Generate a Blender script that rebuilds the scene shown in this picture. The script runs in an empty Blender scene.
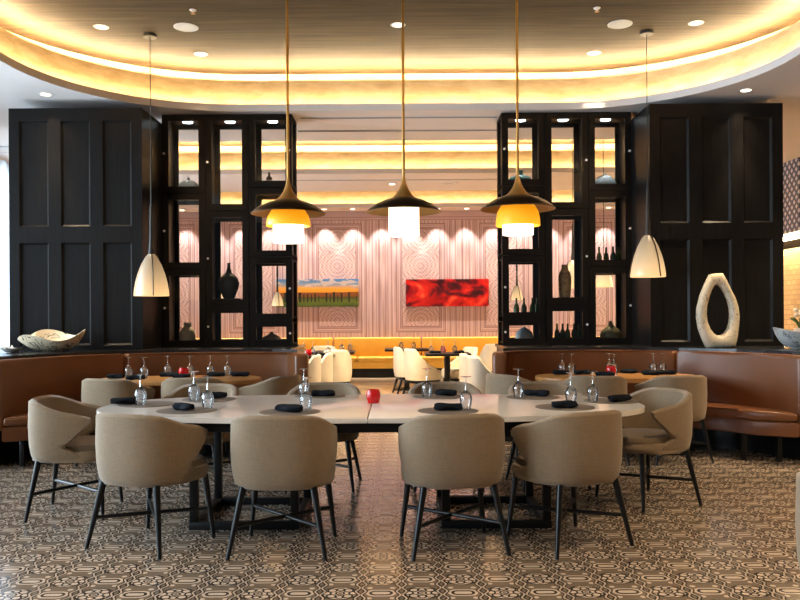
import bpy, bmesh, math, random
from mathutils import Vector, Matrix
from mathutils.geometry import tessellate_polygon

random.seed(7)
PI = math.pi
SC = bpy.context.scene
COL = SC.collection
CAM_Z, FPX, CX, HY, ROLL = 1.35, 800.0, 400.0, 316.0, 0.0058
CEIL = 3.74


# ------------------------------------------------------------------ measuring helpers
def at(px, py, d):
    """photo pixel + distance from the camera plane -> world point"""
    dx, dy = px - CX, py - HY
    return Vector(((dx - ROLL * dy) * d / FPX, d, CAM_Z - (dy + ROLL * dx) * d / FPX))


def on_z(px, py, z):
    """photo pixel -> world point on the horizontal plane z"""
    dx, dy = px - CX, py - HY
    d = (CAM_Z - z) * FPX / (dy + ROLL * dx)
    return Vector(((dx - ROLL * dy) * d / FPX, d, z))


# ------------------------------------------------------------------ object helpers
def tag(o, label=None, cat=None, group=None, kind=None):
    if label: o['label'] = label
    if cat: o['category'] = cat
    if group: o['group'] = group
    if kind: o['kind'] = kind
    return o


def thing(name, label, cat, loc=(0, 0, 0), rz=0.0, group=None):
    o = bpy.data.objects.new(name, None)
    o.empty_display_size = 0.1
    COL.objects.link(o)
    o.location = loc
    o.rotation_euler = (0, 0, rz)
    return tag(o, label, cat, group)


def copy_tree(o, parent=None):
    c = o.copy()
    COL.objects.link(c)
    if parent is not None:
        c.parent = parent
    for ch in list(o.children):
        copy_tree(ch, c)
    return c


class MB:
    """collects shapes into one bmesh, then links them as ONE mesh object"""
    def __init__(self):
        self.bm = bmesh.new()

    def _bevel(self, edges, off, seg=3):
        bmesh.ops.bevel(self.bm, geom=list(edges), offset=off, segments=seg, profile=0.5, affect='EDGES', clamp_overlap=True)

    def box(self, x0, x1, y0, y1, z0, z1, bev=0.0, seg=2):
        bm = self.bm
        v = [bm.verts.new((x, y, z)) for z in (z0, z1) for y in (y0, y1) for x in (x0, x1)]
        fs = [bm.faces.new([v[i] for i in f]) for f in ((0, 2, 3, 1), (4, 5, 7, 6), (0, 1, 5, 4), (2, 6, 7, 3), (0, 4, 6, 2), (1, 3, 7, 5))]
        if bev > 0:
            self._bevel({e for f in fs for e in f.edges}, bev, seg)
        return self

    def prism(self, poly, z0, z1, bev=0.0, seg=3, bottom_bev=True, verticals=False):
        bm = self.bm
        area = sum(poly[i][0] * poly[(i + 1) % len(poly)][1] - poly[(i + 1) % len(poly)][0] * poly[i][1] for i in range(len(poly)))
        if area < 0:
            poly = poly[::-1]
        lo = [bm.verts.new((p[0], p[1], z0)) for p in poly]
        hi = [bm.verts.new((p[0], p[1], z1)) for p in poly]
        ft = bm.faces.new(hi)
        fb = bm.faces.new(lo[::-1])
        n = len(poly)
        sides = [bm.faces.new((lo[i], lo[(i + 1) % n], hi[(i + 1) % n], hi[i])) for i in range(n)]
        if bev > 0:
            es = set(ft.edges)
            if bottom_bev: es |= set(fb.edges)
            if verticals:
                for i in range(n):
                    a, b, c = Vector(poly[i - 1]), Vector(poly[i]), Vector(poly[(i + 1) % n])
                    if (b - a).angle(c - b, 0) > 0.7:
                        es |= {e for e in lo[i].link_edges if e.other_vert(lo[i]) == hi[i]}
            self._bevel(es, bev, seg)
        return self

    def tube(self, p0, p1, r0, r1=None, seg=12):
        r1 = r0 if r1 is None else r1
        p0, p1 = Vector(p0), Vector(p1)
        ax = (p1 - p0).normalized()
        ref = Vector((0, 0, 1)) if abs(ax.z) < 0.95 else Vector((1, 0, 0))
        u = ax.cross(ref).normalized()
        w = ax.cross(u)
        bm = self.bm
        rings = []
        for p, r in ((p0, r0), (p1, r1)):
            rings.append([bm.verts.new(p + (u * math.cos(2 * PI * k / seg) + w * math.sin(2 * PI * k / seg)) * r) for k in range(seg)])
        for k in range(seg):
            bm.faces.new((rings[0][k], rings[0][(k + 1) % seg], rings[1][(k + 1) % seg], rings[1][k]))
        bm.faces.new(rings[0][::-1])
        bm.faces.new(rings[1])
        return self

    def pipe(self, pts, r, seg=8):
        bm = self.bm
        pts = [Vector(p) for p in pts]
        rings = []
        u = None
        for i, p in enumerate(pts):
            t = (pts[min(i + 1, len(pts) - 1)] - pts[max(i - 1, 0)]).normalized()
            if u is None:
                ref = Vector((0, 0, 1)) if abs(t.z) < 0.9 else Vector((1, 0, 0))
                u = t.cross(ref).normalized()
            else:
                u = (u - t * u.dot(t)).normalized()
            w = t.cross(u)
            rings.append([bm.verts.new(p + (u * math.cos(2 * PI * k / seg) + w * math.sin(2 * PI * k / seg)) * r) for k in range(seg)])
        for a, b in zip(rings, rings[1:]):
            for k in range(seg):
                bm.faces.new((a[k], a[(k + 1) % seg], b[(k + 1) % seg], b[k]))
        bm.faces.new(rings[0][::-1])
        bm.faces.new(rings[-1])
        return self

    def lathe(self, prof, seg=28, c=(0, 0, 0), fn=None):
        """prof = [(r, z)...]; r == 0 makes a pole; fn(ang, r, z) -> (x, y, z) reshapes"""
        bm = self.bm
        rings = []
        for r, z in prof:
            if r <= 1e-6:
                rings.append([bm.verts.new((c[0], c[1], c[2] + z))])
            else:
                ring = []
                for k in range(seg):
                    a = 2 * PI * k / seg
                    p = fn(a, r, z) if fn else (r * math.cos(a), r * math.sin(a), z)
                    ring.append(bm.verts.new((c[0] + p[0], c[1] + p[1], c[2] + p[2])))
                rings.append(ring)
        for a, b in zip(rings, rings[1:]):
            for k in range(seg):
                k2 = (k + 1) % seg
                if len(a) == 1 and len(b) == 1: continue
                if len(a) == 1: bm.faces.new((a[0], b[k2], b[k]))
                elif len(b) == 1: bm.faces.new((a[k], a[k2], b[0]))
                else: bm.faces.new((a[k], a[k2], b[k2], b[k]))
        return self

    def strip(self, la, lb, closed=False):
        """quads between two point lists"""
        bm = self.bm
        a = [bm.verts.new(p) for p in la]
        b = [bm.verts.new(p) for p in lb]
        n = len(a)
        for i in range(n if closed else n - 1):
            j = (i + 1) % n
            bm.faces.new((a[i], a[j], b[j], b[i]))
        return self

    def holed(self, outer, holes, z):
        loops = [[Vector((p[0], p[1], z)) for p in l] for l in [outer] + holes]
        flat = [p for l in loops for p in l]
        vs = [self.bm.verts.new(p) for p in flat]
        for t in tessellate_polygon(loops):
            try: self.bm.faces.new([vs[i] for i in t])
            except ValueError: pass
        return self

    def build(self, name, mat, parent=None, smooth=True, angle=40, recalc=True):
        me = bpy.data.meshes.new(name)
        if recalc:
            bmesh.ops.recalc_face_normals(self.bm, faces=self.bm.faces[:])
        self.bm.to_mesh(me)
        self.bm.free()
        if smooth:
            me.shade_smooth()
            me.set_sharp_from_angle(angle=math.radians(angle))
        me.materials.append(mat)
        o = bpy.data.objects.new(name, me)
        COL.objects.link(o)
        if parent is not None:
            o.parent = parent
        return o


# ------------------------------------------------------------------ materials
class NT:
    def __init__(self, name):
        self.m = bpy.data.materials.new(name)
        self.m.use_nodes = True
        self.t = self.m.node_tree
        self.t.nodes.clear()
        self.out = self.t.nodes.new('ShaderNodeOutputMaterial')

    def n(self, typ, ins=None, **props):
        nd = self.t.nodes.new(typ)
        for k, v in props.items():
            setattr(nd, k, v)
        for k, v in (ins or {}).items():
            self.put(nd.inputs[k], v)
        return nd

    def put(self, sock, v):
        if isinstance(v, bpy.types.NodeSocket): self.t.links.new(v, sock)
        elif isinstance(v, bpy.types.Node): self.t.links.new(v.outputs[0], sock)
        else:
            if hasattr(sock.default_value, '__len__') and len(sock.default_value) == 4 and len(v) == 3:
                v = (*v, 1.0)
            sock.default_value = v

    def M(self, op, a, b=0.0, c=None):
        nd = self.t.nodes.new('ShaderNodeMath')
        nd.operation = op
        self.put(nd.inputs[0], a)
        self.put(nd.inputs[1], b)
        if c is not None: self.put(nd.inputs[2], c)
        return nd.outputs[0]

    def mix(self, f, a, b, blend='MIX'):
        nd = self.t.nodes.new('ShaderNodeMix')
        nd.data_type = 'RGBA'
        nd.blend_type = blend
        self.put(nd.inputs[0], f)
        self.put(nd.inputs[6], a)
        self.put(nd.inputs[7], b)
        return nd.outputs[2]

    def ramp(self, f, stops):
        nd = self.t.nodes.new('ShaderNodeValToRGB')
        els = nd.color_ramp.elements
        while len(els) < len(stops): els.new(0.5)
        for e, (p, c) in zip(els, stops):
            e.position = p
            e.color = (*c, 1.0) if len(c) == 3 else c
        self.put(nd.inputs[0], f)
        return nd.outputs[0]

    def coords(self, scale=(1, 1, 1)):
        tc = self.n('ShaderNodeTexCoord')
        mp = self.n('ShaderNodeMapping', {'Vector': tc.outputs['Object'], 'Scale': scale})
        return mp.outputs[0]

    def xyz(self):
        tc = self.n('ShaderNodeTexCoord')
        s = self.n('ShaderNodeSeparateXYZ', {0: tc.outputs['Object']})
        return s.outputs[0], s.outputs[1], s.outputs[2]

    def noise(self, vec, scale=5, detail=3, rough=0.5, dist=0.0):
        return self.n('ShaderNodeTexNoise', {'Vector': vec, 'Scale': scale, 'Detail': detail, 'Roughness': rough, 'Distortion': dist}).outputs[0]

    def line(self, v, pos, w):
        """1 where |v - pos| < w"""
        return self.M('LESS_THAN', self.M('ABSOLUTE', self.M('SUBTRACT', v, pos)), w)

    def bsdf(self, color, rough=0.5, metal=0.0, bump=None, bump_s=0.2, bump_d=0.01, **ins):
        b = self.n('ShaderNodeBsdfPrincipled', {'Base Color': color, 'Roughness': rough, 'Metallic': metal})
        for k, v in ins.items():
            self.put(b.inputs[k.replace('_', ' ')], v)
        if bump is not None:
            bp = self.n('ShaderNodeBump', {'Height': bump, 'Strength': bump_s, 'Distance': bump_d})
            self.t.links.new(bp.outputs[0], b.inputs['Normal'])
        self.t.links.new(b.outputs[0], self.out.inputs[0])
        return self.m


def plain(name, col, rough=0.5, metal=0.0, var=0.12, scale=12.0, **kw):
    """a colour with slight procedural variation"""
    N = NT(name)
    f = N.noise(N.coords(), scale, 3)
    dark = tuple(c * (1 - var) for c in col)
    lite = tuple(min(1, c * (1 + var)) for c in col)
    return N.bsdf(N.mix(f, dark, lite), rough, metal, **kw)


def emitter(name, col, strength):
    N = NT(name)
    e = N.n('ShaderNodeEmission', {'Color': col, 'Strength': strength})
    N.t.links.new(e.outputs[0], N.out.inputs[0])
    return N.m


def thin_glass(name, tint=(1, 1, 1), ior=1.45, rough=0.0, base=0.02):
    N = NT(name)
    fr = N.n('ShaderNodeFresnel', {'IOR': ior})
    f = N.M('ADD', fr.outputs[0], base)
    tr = N.n('ShaderNodeBsdfTransparent', {'Color': tint})
    gl = N.n('ShaderNodeBsdfGlossy', {'Color': (1, 1, 1), 'Roughness': rough})
    mx = N.n('ShaderNodeMixShader', {0: f, 1: tr.outputs[0], 2: gl.outputs[0]})
    N.t.links.new(mx.outputs[0], N.out.inputs[0])
    return N.m


def fabric(name, col, streak=0.16):
    N = NT(name)
    a = N.noise(N.coords((12, 12, 220)), 1.6, 3, 0.6)
    b = N.noise(N.coords((220, 220, 12)), 1.2, 2, 0.5)
    f = N.M('ADD', N.M('MULTIPLY', a, 0.62), N.M('MULTIPLY', b, 0.38))
    c = N.ramp(f, [(0.3, tuple(x * (1 - streak * 1.5) for x in col)), (0.5, col), (0.72, tuple(min(1, x * (1 + streak)) for x in col))])
    return N.bsdf(c, 0.9, bump=f, bump_s=0.25, bump_d=0.003, Sheen_Weight=0.25, Sheen_Roughness=0.5)


def leather(name, col, rough=0.38):
    N = NT(name)
    f = N.noise(N.coords(), 5, 4)
    v = N.n('ShaderNodeTexVoronoi', {'Vector': N.coords(), 'Scale': 160.0}).outputs[0]
    c = N.mix(f, tuple(x * 0.86 for x in col), tuple(min(1, x * 1.14) for x in col))
    return N.bsdf(c, rough, bump=v, bump_s=0.06, bump_d=0.004)


def streaky(name, dark, lite, scale=(1, 14, 14), rough=0.5, metal=0.0, bs=0.1, spec=0.5):
    N = NT(name)
    a = N.noise(N.coords(scale), 1.3, 6, 0.62, 0.3)
    c = N.ramp(a, [(0.32, dark), (0.68, lite)])
    return N.bsdf(c, rough, metal, bump=a, bump_s=bs, bump_d=0.01, Specular_IOR_Level=spec)


def make_floor():
    N = NT('patterned_tile')
    x, y, z = N.xyz()
    T = 0.2
    M = N.M
    ux = M('DIVIDE', x, T)
    uy = M('DIVIDE', y, T)
    ix, iy = M('FLOOR', ux), M('FLOOR', uy)
    u = M('SUBTRACT', M('FRACT', ux), 0.5)
    v = M('SUBTRACT', M('FRACT', uy), 0.5)
    par = M('ABSOLUTE', M('MODULO', M('ADD', ix, iy), 2.0))
    isA = M('GREATER_THAN', par, 0.5)
    au, av = M('ABSOLUTE', u), M('ABSOLUTE', v)
    r = M('SQRT', M('ADD', M('MULTIPLY', u, u), M('MULTIPLY', v, v)))
    # rosette cell: light field, black scrolls
    def ring(cu, cv, rad, w, su=au, sv=av):
        du, dv = M('SUBTRACT', su, cu), M('SUBTRACT', sv, cv)
        return M('LESS_THAN', M('ABSOLUTE', M('SUBTRACT', M('SQRT', M('ADD', M('MULTIPLY', du, du), M('MULTIPLY', dv, dv))), rad)), w)
    mx = lambda *a: a[0] if len(a) == 1 else M('MAXIMUM', a[0], mx(*a[1:]))
    A_dark = mx(ring(0.2, 0.2, 0.11, 0.024), ring(0.0, 0.26, 0.09, 0.024), ring(0.0, 0.0, 0.1, 0.026), ring(0.33, 0.0, 0.11, 0.024), ring(0.0, 0.0, 0.43, 0.024))
    A_brown = mx(M('GREATER_THAN', r, 0.455), M('LESS_THAN', r, 0.05))
    # cartouche cell: brown field, light capsule outline with black edge
    cu = M('MAXIMUM', M('SUBTRACT', au, 0.13), 0.0)
    cap = M('SQRT', M('ADD', M('MULTIPLY', cu, cu), M('MULTIPLY', v, v)))
    B_light = mx(M('LESS_THAN', cap, 0.1), N.line(cap, 0.2, 0.035), ring(0.28, 0.36, 0.0, 0.07))
    B_dark = mx(N.line(cap, 0.125, 0.034))
    # wavy chain along the cell sides
    wav = M('MULTIPLY', M('SINE', M('MULTIPLY', M('ADD', v, 0.25), 4 * PI)), 0.045)
    e = M('SUBTRACT', au, M('ADD', 0.43, wav))
    C_light = N.line(e, 0.0, 0.03)
    C_dark = M('MAXIMUM', N.line(e, 0.045, 0.024), N.line(e, -0.045, 0.018))
    beige, brown, black = (0.55, 0.43, 0.33), (0.15, 0.108, 0.074), (0.009, 0.008, 0.008)
    ca = N.mix(A_brown, beige, brown)
    ca = N.mix(A_dark, ca, black)
    cb = N.mix(B_light, brown, beige)
    cb = N.mix(B_dark, cb, black)
    c = N.mix(isA, cb, ca)
    c = N.mix(M('MULTIPLY', C_light, 0.75), c, beige)
    c = N.mix(C_dark, c, black)
    # grout of the 0.4 m tiles and uneven wear
    gx = M('ABSOLUTE', M('SUBTRACT', M('FRACT', M('DIVIDE', x, 0.4)), 0.5))
    gy = M('ABSOLUTE', M('SUBTRACT', M('FRACT', M('DIVIDE', y, 0.4)), 0.5))
    g = M('GREATER_THAN', M('MAXIMUM', gx, gy), 0.496)
    c = N.mix(M('MULTIPLY', g, 0.7), c, (0.1, 0.08, 0.06))
    w = N.noise(N.coords(), 1.3, 4)
    c = N.mix(M('MULTIPLY', w, 0.25), c, (0.26, 0.2, 0.15))
    far = M('GREATER_THAN', y, 11.6)
    plainf = N.mix(N.noise(N.coords((1, 3, 1)), 2, 3), (0.5, 0.4, 0.3), (0.62, 0.5, 0.38))
    g2 = N.line(M('FRACT', M('DIVIDE', y, 0.6)), 0.5, 0.02)
    plainf = N.mix(M('MULTIPLY', g2, 0.5), plainf, (0.3, 0.23, 0.17))
    c = N.mix(far, c, plainf)
    rough = M('ADD', 0.11, M('MULTIPLY', w, 0.12))
    return N.bsdf(c, rough, bump=g, bump_s=0.15, bump_d=-0.003)


def make_wallpaper():
    N = NT('panelled_print_wallpaper')
    M = N.M
    x, y, z = N.xyz()
    P = 1.9
    p = M('MULTIPLY', M('SUBTRACT', M('FRACT', M('ADD', M('DIVIDE', M('SUBTRACT', x, 0.477), P), 100.5)), 0.5), P)
    ap = M('ABSOLUTE', p)
    az = M('ABSOLUTE', M('SUBTRACT', z, 2.22))
    # rectangular frame distance (panel half 0.55 x 1.23)
    q = M('MAXIMUM', M('SUBTRACT', ap, 0.55), M('SUBTRACT', az, 1.23))
    lilac, dark, lite = (0.49, 0.345, 0.36), (0.23, 0.125, 0.135), (0.64, 0.49, 0.5)
    flute = M('SINE', M('MULTIPLY', x, 2 * PI / 0.085))
    grain = N.noise(N.coords((40, 1, 1.2)), 1.0, 3)
    f = M('ADD', M('MULTIPLY', flute, 0.1), grain)
    c_out = N.ramp(f, [(0.2, (0.3, 0.18, 0.175)), (0.5, lilac), (0.8, lite)])
    # rosettes
    cz = M('MULTIPLY', M('SUBTRACT', M('FRACT', M('DIVIDE', M('ADD', z, 0.3), 0.62)), 0.5), 0.62)
    r = M('SQRT', M('ADD', M('MULTIPLY', p, p), M('MULTIPLY', cz, cz)))
    ang = M('ARCTAN2', cz, p)
    pet = M('ABSOLUTE', M('COSINE', M('MULTIPLY', ang, 6.0)))
    ros = M('MULTIPLY', M('SINE', M('MULTIPLY', r, 70.0)), M('ADD', M('MULTIPLY', pet, 1.1), -0.2))
    dam = M('MULTIPLY', M('SINE', M('MULTIPLY', p, 84.0)), M('SINE', M('MULTIPLY', z, 81.0)))
    k = M('ADD', M('MULTIPLY', ros, 0.65), M('MULTIPLY', dam, 0.45))
    c_in = N.ramp(M('ADD', M('MULTIPLY', k, 0.5), 0.5), [(0.15, (0.33, 0.215, 0.225)), (0.5, (0.48, 0.335, 0.345)), (0.85, (0.6, 0.45, 0.45))])
    inside = M('LESS_THAN', q, -0.12)
    c = N.mix(M('LESS_THAN', q, 0.0), c_out, lilac)
    c = N.mix(inside, c, c_in)
    for pos, w, s in ((0.0, 0.012, 0.85), (-0.04, 0.008, 0.5), (-0.085, 0.012, 0.8), (-0.12, 0.012, 0.9)):
        c = N.mix(M('MULTIPLY', N.line(q, pos, w), s), c, dark)
    c = N.mix(M('MULTIPLY', N.line(q, -0.06, 0.01), 0.6), c, lite)
    # printed column edges between panels
    for pos in (0.66, 0.80, 0.94):
        c = N.mix(M('MULTIPLY', N.line(ap, pos, 0.012), 0.7), c, dark)
    top = M('GREATER_THAN', z, 3.53)
    c = N.mix(top, c, lilac)
    for pos in (3.54, 3.6):
        c = N.mix(M('MULTIPLY', N.line(z, pos, 0.01), 0.7), c, dark)
    return N.bsdf(c, 0.6)


def make_sunset(w, h):
    N = NT('sunset_vineyard_print')
    M = N.M
    x, y, z = N.xyz()
    u = M('ADD', M('DIVIDE', x, w), 0.5)
    v = M('ADD', M('DIVIDE', z, h), 0.5)
    wob = N.noise(N.coords((1.5, 1, 3)), 1.2, 4, 0.6)
    vv = M('ADD', v, M('MULTIPLY', M('SUBTRACT', wob, 0.5), 0.22))
    base = N.ramp(vv, [(0.0, (0.05, 0.08, 0.015)), (0.2, (0.11, 0.15, 0.02)), (0.36, (0.06, 0.05, 0.015)), (0.42, (0.45, 0.12, 0.01)), (0.52, (0.8, 0.28, 0.015)), (0.66, (0.75, 0.33, 0.05)), (0.8, (0.2, 0.26, 0.36)), (1.0, (0.03, 0.16, 0.42))])
    cl = N.noise(N.coords((2.2, 1, 7)), 1.6, 4)
    cm = M('MULTIPLY', M('GREATER_THAN', v, 0.72), M('GREATER_THAN', cl, 0.52))
    c = N.mix(M('MULTIPLY', cm, 0.85), base, (0.5, 0.42, 0.4))
    hill = M('ADD', 0.46, M('MULTIPLY', N.noise(N.coords((1.6, 0, 0)), 1.2, 3), 0.12))
    hm = M('MULTIPLY', M('LESS_THAN', v, hill), M('GREATER_THAN', v, 0.36))
    c = N.mix(hm, c, (0.2, 0.06, 0.015))
    # cypress and vine posts
    cell = M('FLOOR', M('MULTIPLY', u, 22.0))
    wn = N.n('ShaderNodeTexWhiteNoise', {'W': cell}, noise_dimensions='1D').outputs[0]
    fx = M('ABSOLUTE', M('SUBTRACT', M('FRACT', M('MULTIPLY', u, 22.0)), 0.5))
    hgt = M('ADD', 0.34, M('MULTIPLY', wn, 0.2))
    t = M('MULTIPLY', M('MULTIPLY', M('LESS_THAN', v, hgt), M('GREATER_THAN', v, 0.17)), M('LESS_THAN', fx, M('MULTIPLY', wn, 0.3)))
    c = N.mix(t, c, (0.012, 0.012, 0.006))
    return N.bsdf(c, 0.35)


def make_canyon():
    N = NT('red_canyon_print')
    vec = N.coords((1.0, 1, 1.5))
    d = N.noise(vec, 1.5, 4, 0.55, 1.2)
    d2 = N.noise(N.coords((1.3, 1, 2.2)), 0.9, 2, 0.4, 2.5)
    f = N.M('ADD', N.M('MULTIPLY', d, 0.4), N.M('MULTIPLY', d2, 0.6))
    f = N.M('ADD', N.M('MULTIPLY', f, 2.2), -0.62)
    c = N.ramp(f, [(0.24, (0.02, 0.002, 0.006)), (0.4, (0.10, 0.003, 0.01)), (0.52, (0.36, 0.004, 0.008)), (0.7, (0.6, 0.02, 0.01)), (0.9, (0.75, 0.16, 0.08))])
    return N.bsdf(c, 0.3)


def make_lattice():
    N = NT('lattice_tile')
    M = N.M
    x, y, z = N.xyz()
    s = M('ADD', x, y)
    a = M('FRACT', M('MULTIPLY', M('ADD', s, z), 7.0))
    b = M('FRACT', M('MULTIPLY', M('SUBTRACT', s, z), 7.0))
    m = M('MAXIMUM', M('LESS_THAN', a, 0.45), M('LESS_THAN', b, 0.45))
    return N.bsdf(N.mix(m, (0.62, 0.6, 0.62), (0.06, 0.07, 0.11)), 0.4)


def make_brick_tile():
    N = NT('honey_tile')
    vec = N.coords((1, 1, 1))
    s = N.n('ShaderNodeSeparateXYZ', {0: vec})
    cv = N.n('ShaderNodeCombineXYZ', {0: N.M('ADD', s.outputs[0], s.outputs[1]), 1: s.outputs[2], 2: 0.0})
    b = N.n('ShaderNodeTexBrick', {'Vector': cv.outputs[0], 'Color1': (0.62, 0.42, 0.2, 1), 'Color2': (0.5, 0.32, 0.15, 1), 'Mortar': (0.36, 0.24, 0.12, 1), 'Scale': 3.0})
    return N.bsdf(b.outputs[0], 0.45)


def inked(name, base, ink, scale=4.0, lo=0.485, hi=0.505, rough=0.35):
    """ceramic or marble with thin drawn veins"""
    N = NT(name)
    f = N.noise(N.coords(), scale, 3, 0.55, 1.6)
    k = N.M('MULTIPLY', N.M('GREATER_THAN', f, lo), N.M('LESS_THAN', f, hi))
    big = N.M('GREATER_THAN', N.noise(N.coords(), scale * 0.6, 2), 0.47)
    c = N.mix(N.noise(N.coords(), 3, 2), tuple(x * 0.88 for x in base), base)
    return N.bsdf(N.mix(N.M('MULTIPLY', k, big), c, ink), rough)


def shade_glow(name, top, bottom, z0, z1, s0, s1, base=(0.8, 0.7, 0.55)):
    """a lit opal shade: its own light is stronger near the bulb (object z)"""
    N = NT(name)
    x, y, z = N.xyz()
    f = N.M('DIVIDE', N.M('SUBTRACT', z, z0), z1 - z0)
    c = N.ramp(f, [(0.0, bottom), (1.0, top)])
    st = N.n('ShaderNodeMapRange', {'Value': f, 'To Min': s0, 'To Max': s1}).outputs[0]
    return N.bsdf(base, 0.3, Emission_Color=c, Emission_Strength=st)


def clear_glass(name, glint_white=0.16):
    N = NT(name)
    fr = N.n('ShaderNodeFresnel', {'IOR': 1.5})
    tr = N.n('ShaderNodeBsdfTransparent', {'Color': (0.97, 0.98, 0.98)})
    tl = N.n('ShaderNodeBsdfTranslucent', {'Color': (1, 1, 1)})
    gl = N.n('ShaderNodeBsdfGlossy', {'Color': (1, 1, 1), 'Roughness': 0.03})
    m0 = N.n('ShaderNodeMixShader', {0: glint_white, 1: tr.outputs[0], 2: tl.outputs[0]})  # white mixed into the clear glass to imitate bright glints
    m1 = N.n('ShaderNodeMixShader', {0: N.M('ADD', fr.outputs[0], 0.04), 1: m0.outputs[0], 2: gl.outputs[0]})
    N.t.links.new(m1.outputs[0], N.out.inputs[0])
    return N.m


MAT = dict(
    floor=make_floor(), wallpaper=make_wallpaper(),
    ceiling=plain('ceiling_plaster', (0.80, 0.73, 0.69), 0.8, var=0.04, scale=3),
    tray=streaky('tray_wood_paper', (0.021, 0.012, 0.005), (0.068, 0.041, 0.019), (0.7, 16, 16), 0.7, spec=0.2),
    band=streaky('gold_plaster', (0.50, 0.33, 0.16), (0.72, 0.53, 0.3), (3, 3, 9), 0.5),
    led=emitter('warm_led_tape', (1.0, 0.77, 0.44), 400.0),
    led_soft=emitter('soft_led_tape', (1.0, 0.77, 0.44), 75.0),
    wall=plain('warm_wall_paint', (0.55, 0.45, 0.36), 0.8, var=0.05, scale=2),
    oak=streaky('black_oak', (0.004, 0.0035, 0.0035), (0.011, 0.0095, 0.009), (60, 60, 1.6), 0.38, 0.0, 0.1, spec=0.13),
    oak_plain=streaky('black_oak_frame', (0.005, 0.004, 0.0035), (0.011, 0.0085, 0.007), (40, 40, 2), 0.4, 0.0, 0.08, spec=0.15),
    ledge=plain('black_stone', (0.015, 0.016, 0.018), 0.22),
    dark=plain('black_lacquered_wood', (0.004, 0.004, 0.0045), 0.3, Specular_IOR_Level=0.35),
    steel=plain('black_steel', (0.005, 0.005, 0.0055), 0.4, Specular_IOR_Level=0.35),
    linen=fabric('taupe_linen', (0.235, 0.165, 0.098)),
    linen_seat=fabric('taupe_linen_seat', (0.19, 0.135, 0.082)),
    cream=leather('cream_leather', (0.74, 0.66, 0.52), 0.45),
    cognac=leather('cognac_leather', (0.175, 0.062, 0.021), 0.33),
    mustard=leather('mustard_leather', (0.74, 0.40, 0.05), 0.4),
    quartz=plain('white_quartz', (0.80, 0.74, 0.67), 0.12, var=0.05, scale=5),
    wood=streaky('honey_oak', (0.42, 0.19, 0.055), (0.6, 0.3, 0.1), (1.5, 26, 10), 0.3),
    mat=plain('woven_brown_vinyl', (0.13, 0.105, 0.083), 0.7, var=0.2, scale=90),
    napkin=plain('black_cloth', (0.006, 0.008, 0.012), 0.9, var=0.3, scale=60, Specular_IOR_Level=0.15),
    glass=clear_glass('clear_stemware', 0.2), glass_foot=clear_glass('brightened_stemware_foot', 0.5),  # feet whitened further, standing in for light passing through them
    pane=thin_glass('door_glass', (0.97, 0.98, 0.98), 1.35, 0.0, 0.0),
    red_glass=plain('red_votive_glass', (0.42, 0.005, 0.008), 0.06, var=0.1, Emission_Color=(1, 0.02, 0.02), Emission_Strength=0.06),
    wax=plain('candle_wax', (0.7, 0.5, 0.4), 0.6),
    bronze=streaky('antique_bronze', (0.42, 0.21, 0.05), (0.62, 0.35, 0.11), (3, 3, 3), 0.4, 0.55, 0.03),
    lining=plain('gilt_brown_lacquer', (0.30, 0.16, 0.05), 0.4, 0.3),
    rim=plain('dark_bronze', (0.06, 0.036, 0.02), 0.3, 0.8),
    rod=plain('brass_rod', (0.45, 0.25, 0.07), 0.3, 1.0),
    cable=plain('black_cable', (0.012, 0.011, 0.01), 0.5),
    shade=shade_glow('lit_white_shade', (1, 0.86, 0.58), (1, 0.93, 0.75), -0.2, 0.0, 3.2, 2.2),
    amber=shade_glow('lit_amber_shade', (1.0, 0.36, 0.006), (1.0, 0.46, 0.015), -0.12, 0.0, 0.95, 0.7, (0.7, 0.35, 0.03)),
    opal=shade_glow('lit_opal_cone', (0.7, 0.5, 0.3), (1.0, 0.62, 0.26), 0.0, 0.40, 0.95, 0.06, (0.28, 0.23, 0.17)),
    puck=emitter('white_puck_light', (0.86, 0.97, 1.0), 9.0),
    lamp=emitter('warm_downlight', (1.0, 0.86, 0.62), 7.0),
    white=plain('white_enamel', (0.78, 0.74, 0.70), 0.5, var=0.04),
    grille=plain('white_grille', (0.6, 0.6, 0.6), 0.5),
    bowl=inked('ink_brushed_ceramic', (0.74, 0.62, 0.44), (0.03, 0.025, 0.02), 6.0, 0.45, 0.485),
    bowl_cool=inked('ink_veined_ceramic', (0.60, 0.60, 0.58), (0.06, 0.06, 0.07), 8.0, 0.48, 0.505),
    marble=inked('cream_marble', (0.66, 0.55, 0.39), (0.2, 0.14, 0.08), 7.0, 0.49, 0.505, 0.45),
    black_clay=plain('black_clay', (0.06, 0.055, 0.045), 0.5),
    tan_clay=plain('sand_clay', (0.68, 0.54, 0.37), 0.7),
    brown_clay=plain('brown_clay', (0.2, 0.145, 0.09), 0.6),
    olive_clay=plain('olive_clay', (0.27, 0.23, 0.12), 0.45),
    grey_clay=plain('grey_blue_stone', (0.42, 0.47, 0.48), 0.55, var=0.35, scale=20),
    teal_clay=plain('teal_glaze', (0.09, 0.22, 0.2), 0.25, var=0.3),
    wicker=inked('patterned_clay', (0.66, 0.48, 0.24), (0.09, 0.045, 0.025), 22.0, 0.47, 0.53, 0.5),
    green_glass=plain('green_bottle_glass', (0.035, 0.075, 0.015), 0.08, var=0.3),
    wine_glass=plain('dark_bottle_glass', (0.01, 0.01, 0.01), 0.12),
    label=plain('paper_label', (0.7, 0.68, 0.64), 0.7),
    lattice=make_lattice(), tile=make_brick_tile(),
    sheer=None,
    leaf=plain('green_leaf', (0.05, 0.13, 0.03), 0.5),
    petal=plain('white_petal', (0.8, 0.76, 0.68), 0.6),
    winframe=plain('window_frame_grey', (0.3, 0.31, 0.33), 0.5),
)
N = NT('sheer_curtain_cloth')
tr = N.n('ShaderNodeBsdfTransparent', {'Color': (0.9, 0.95, 1.0)})
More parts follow.
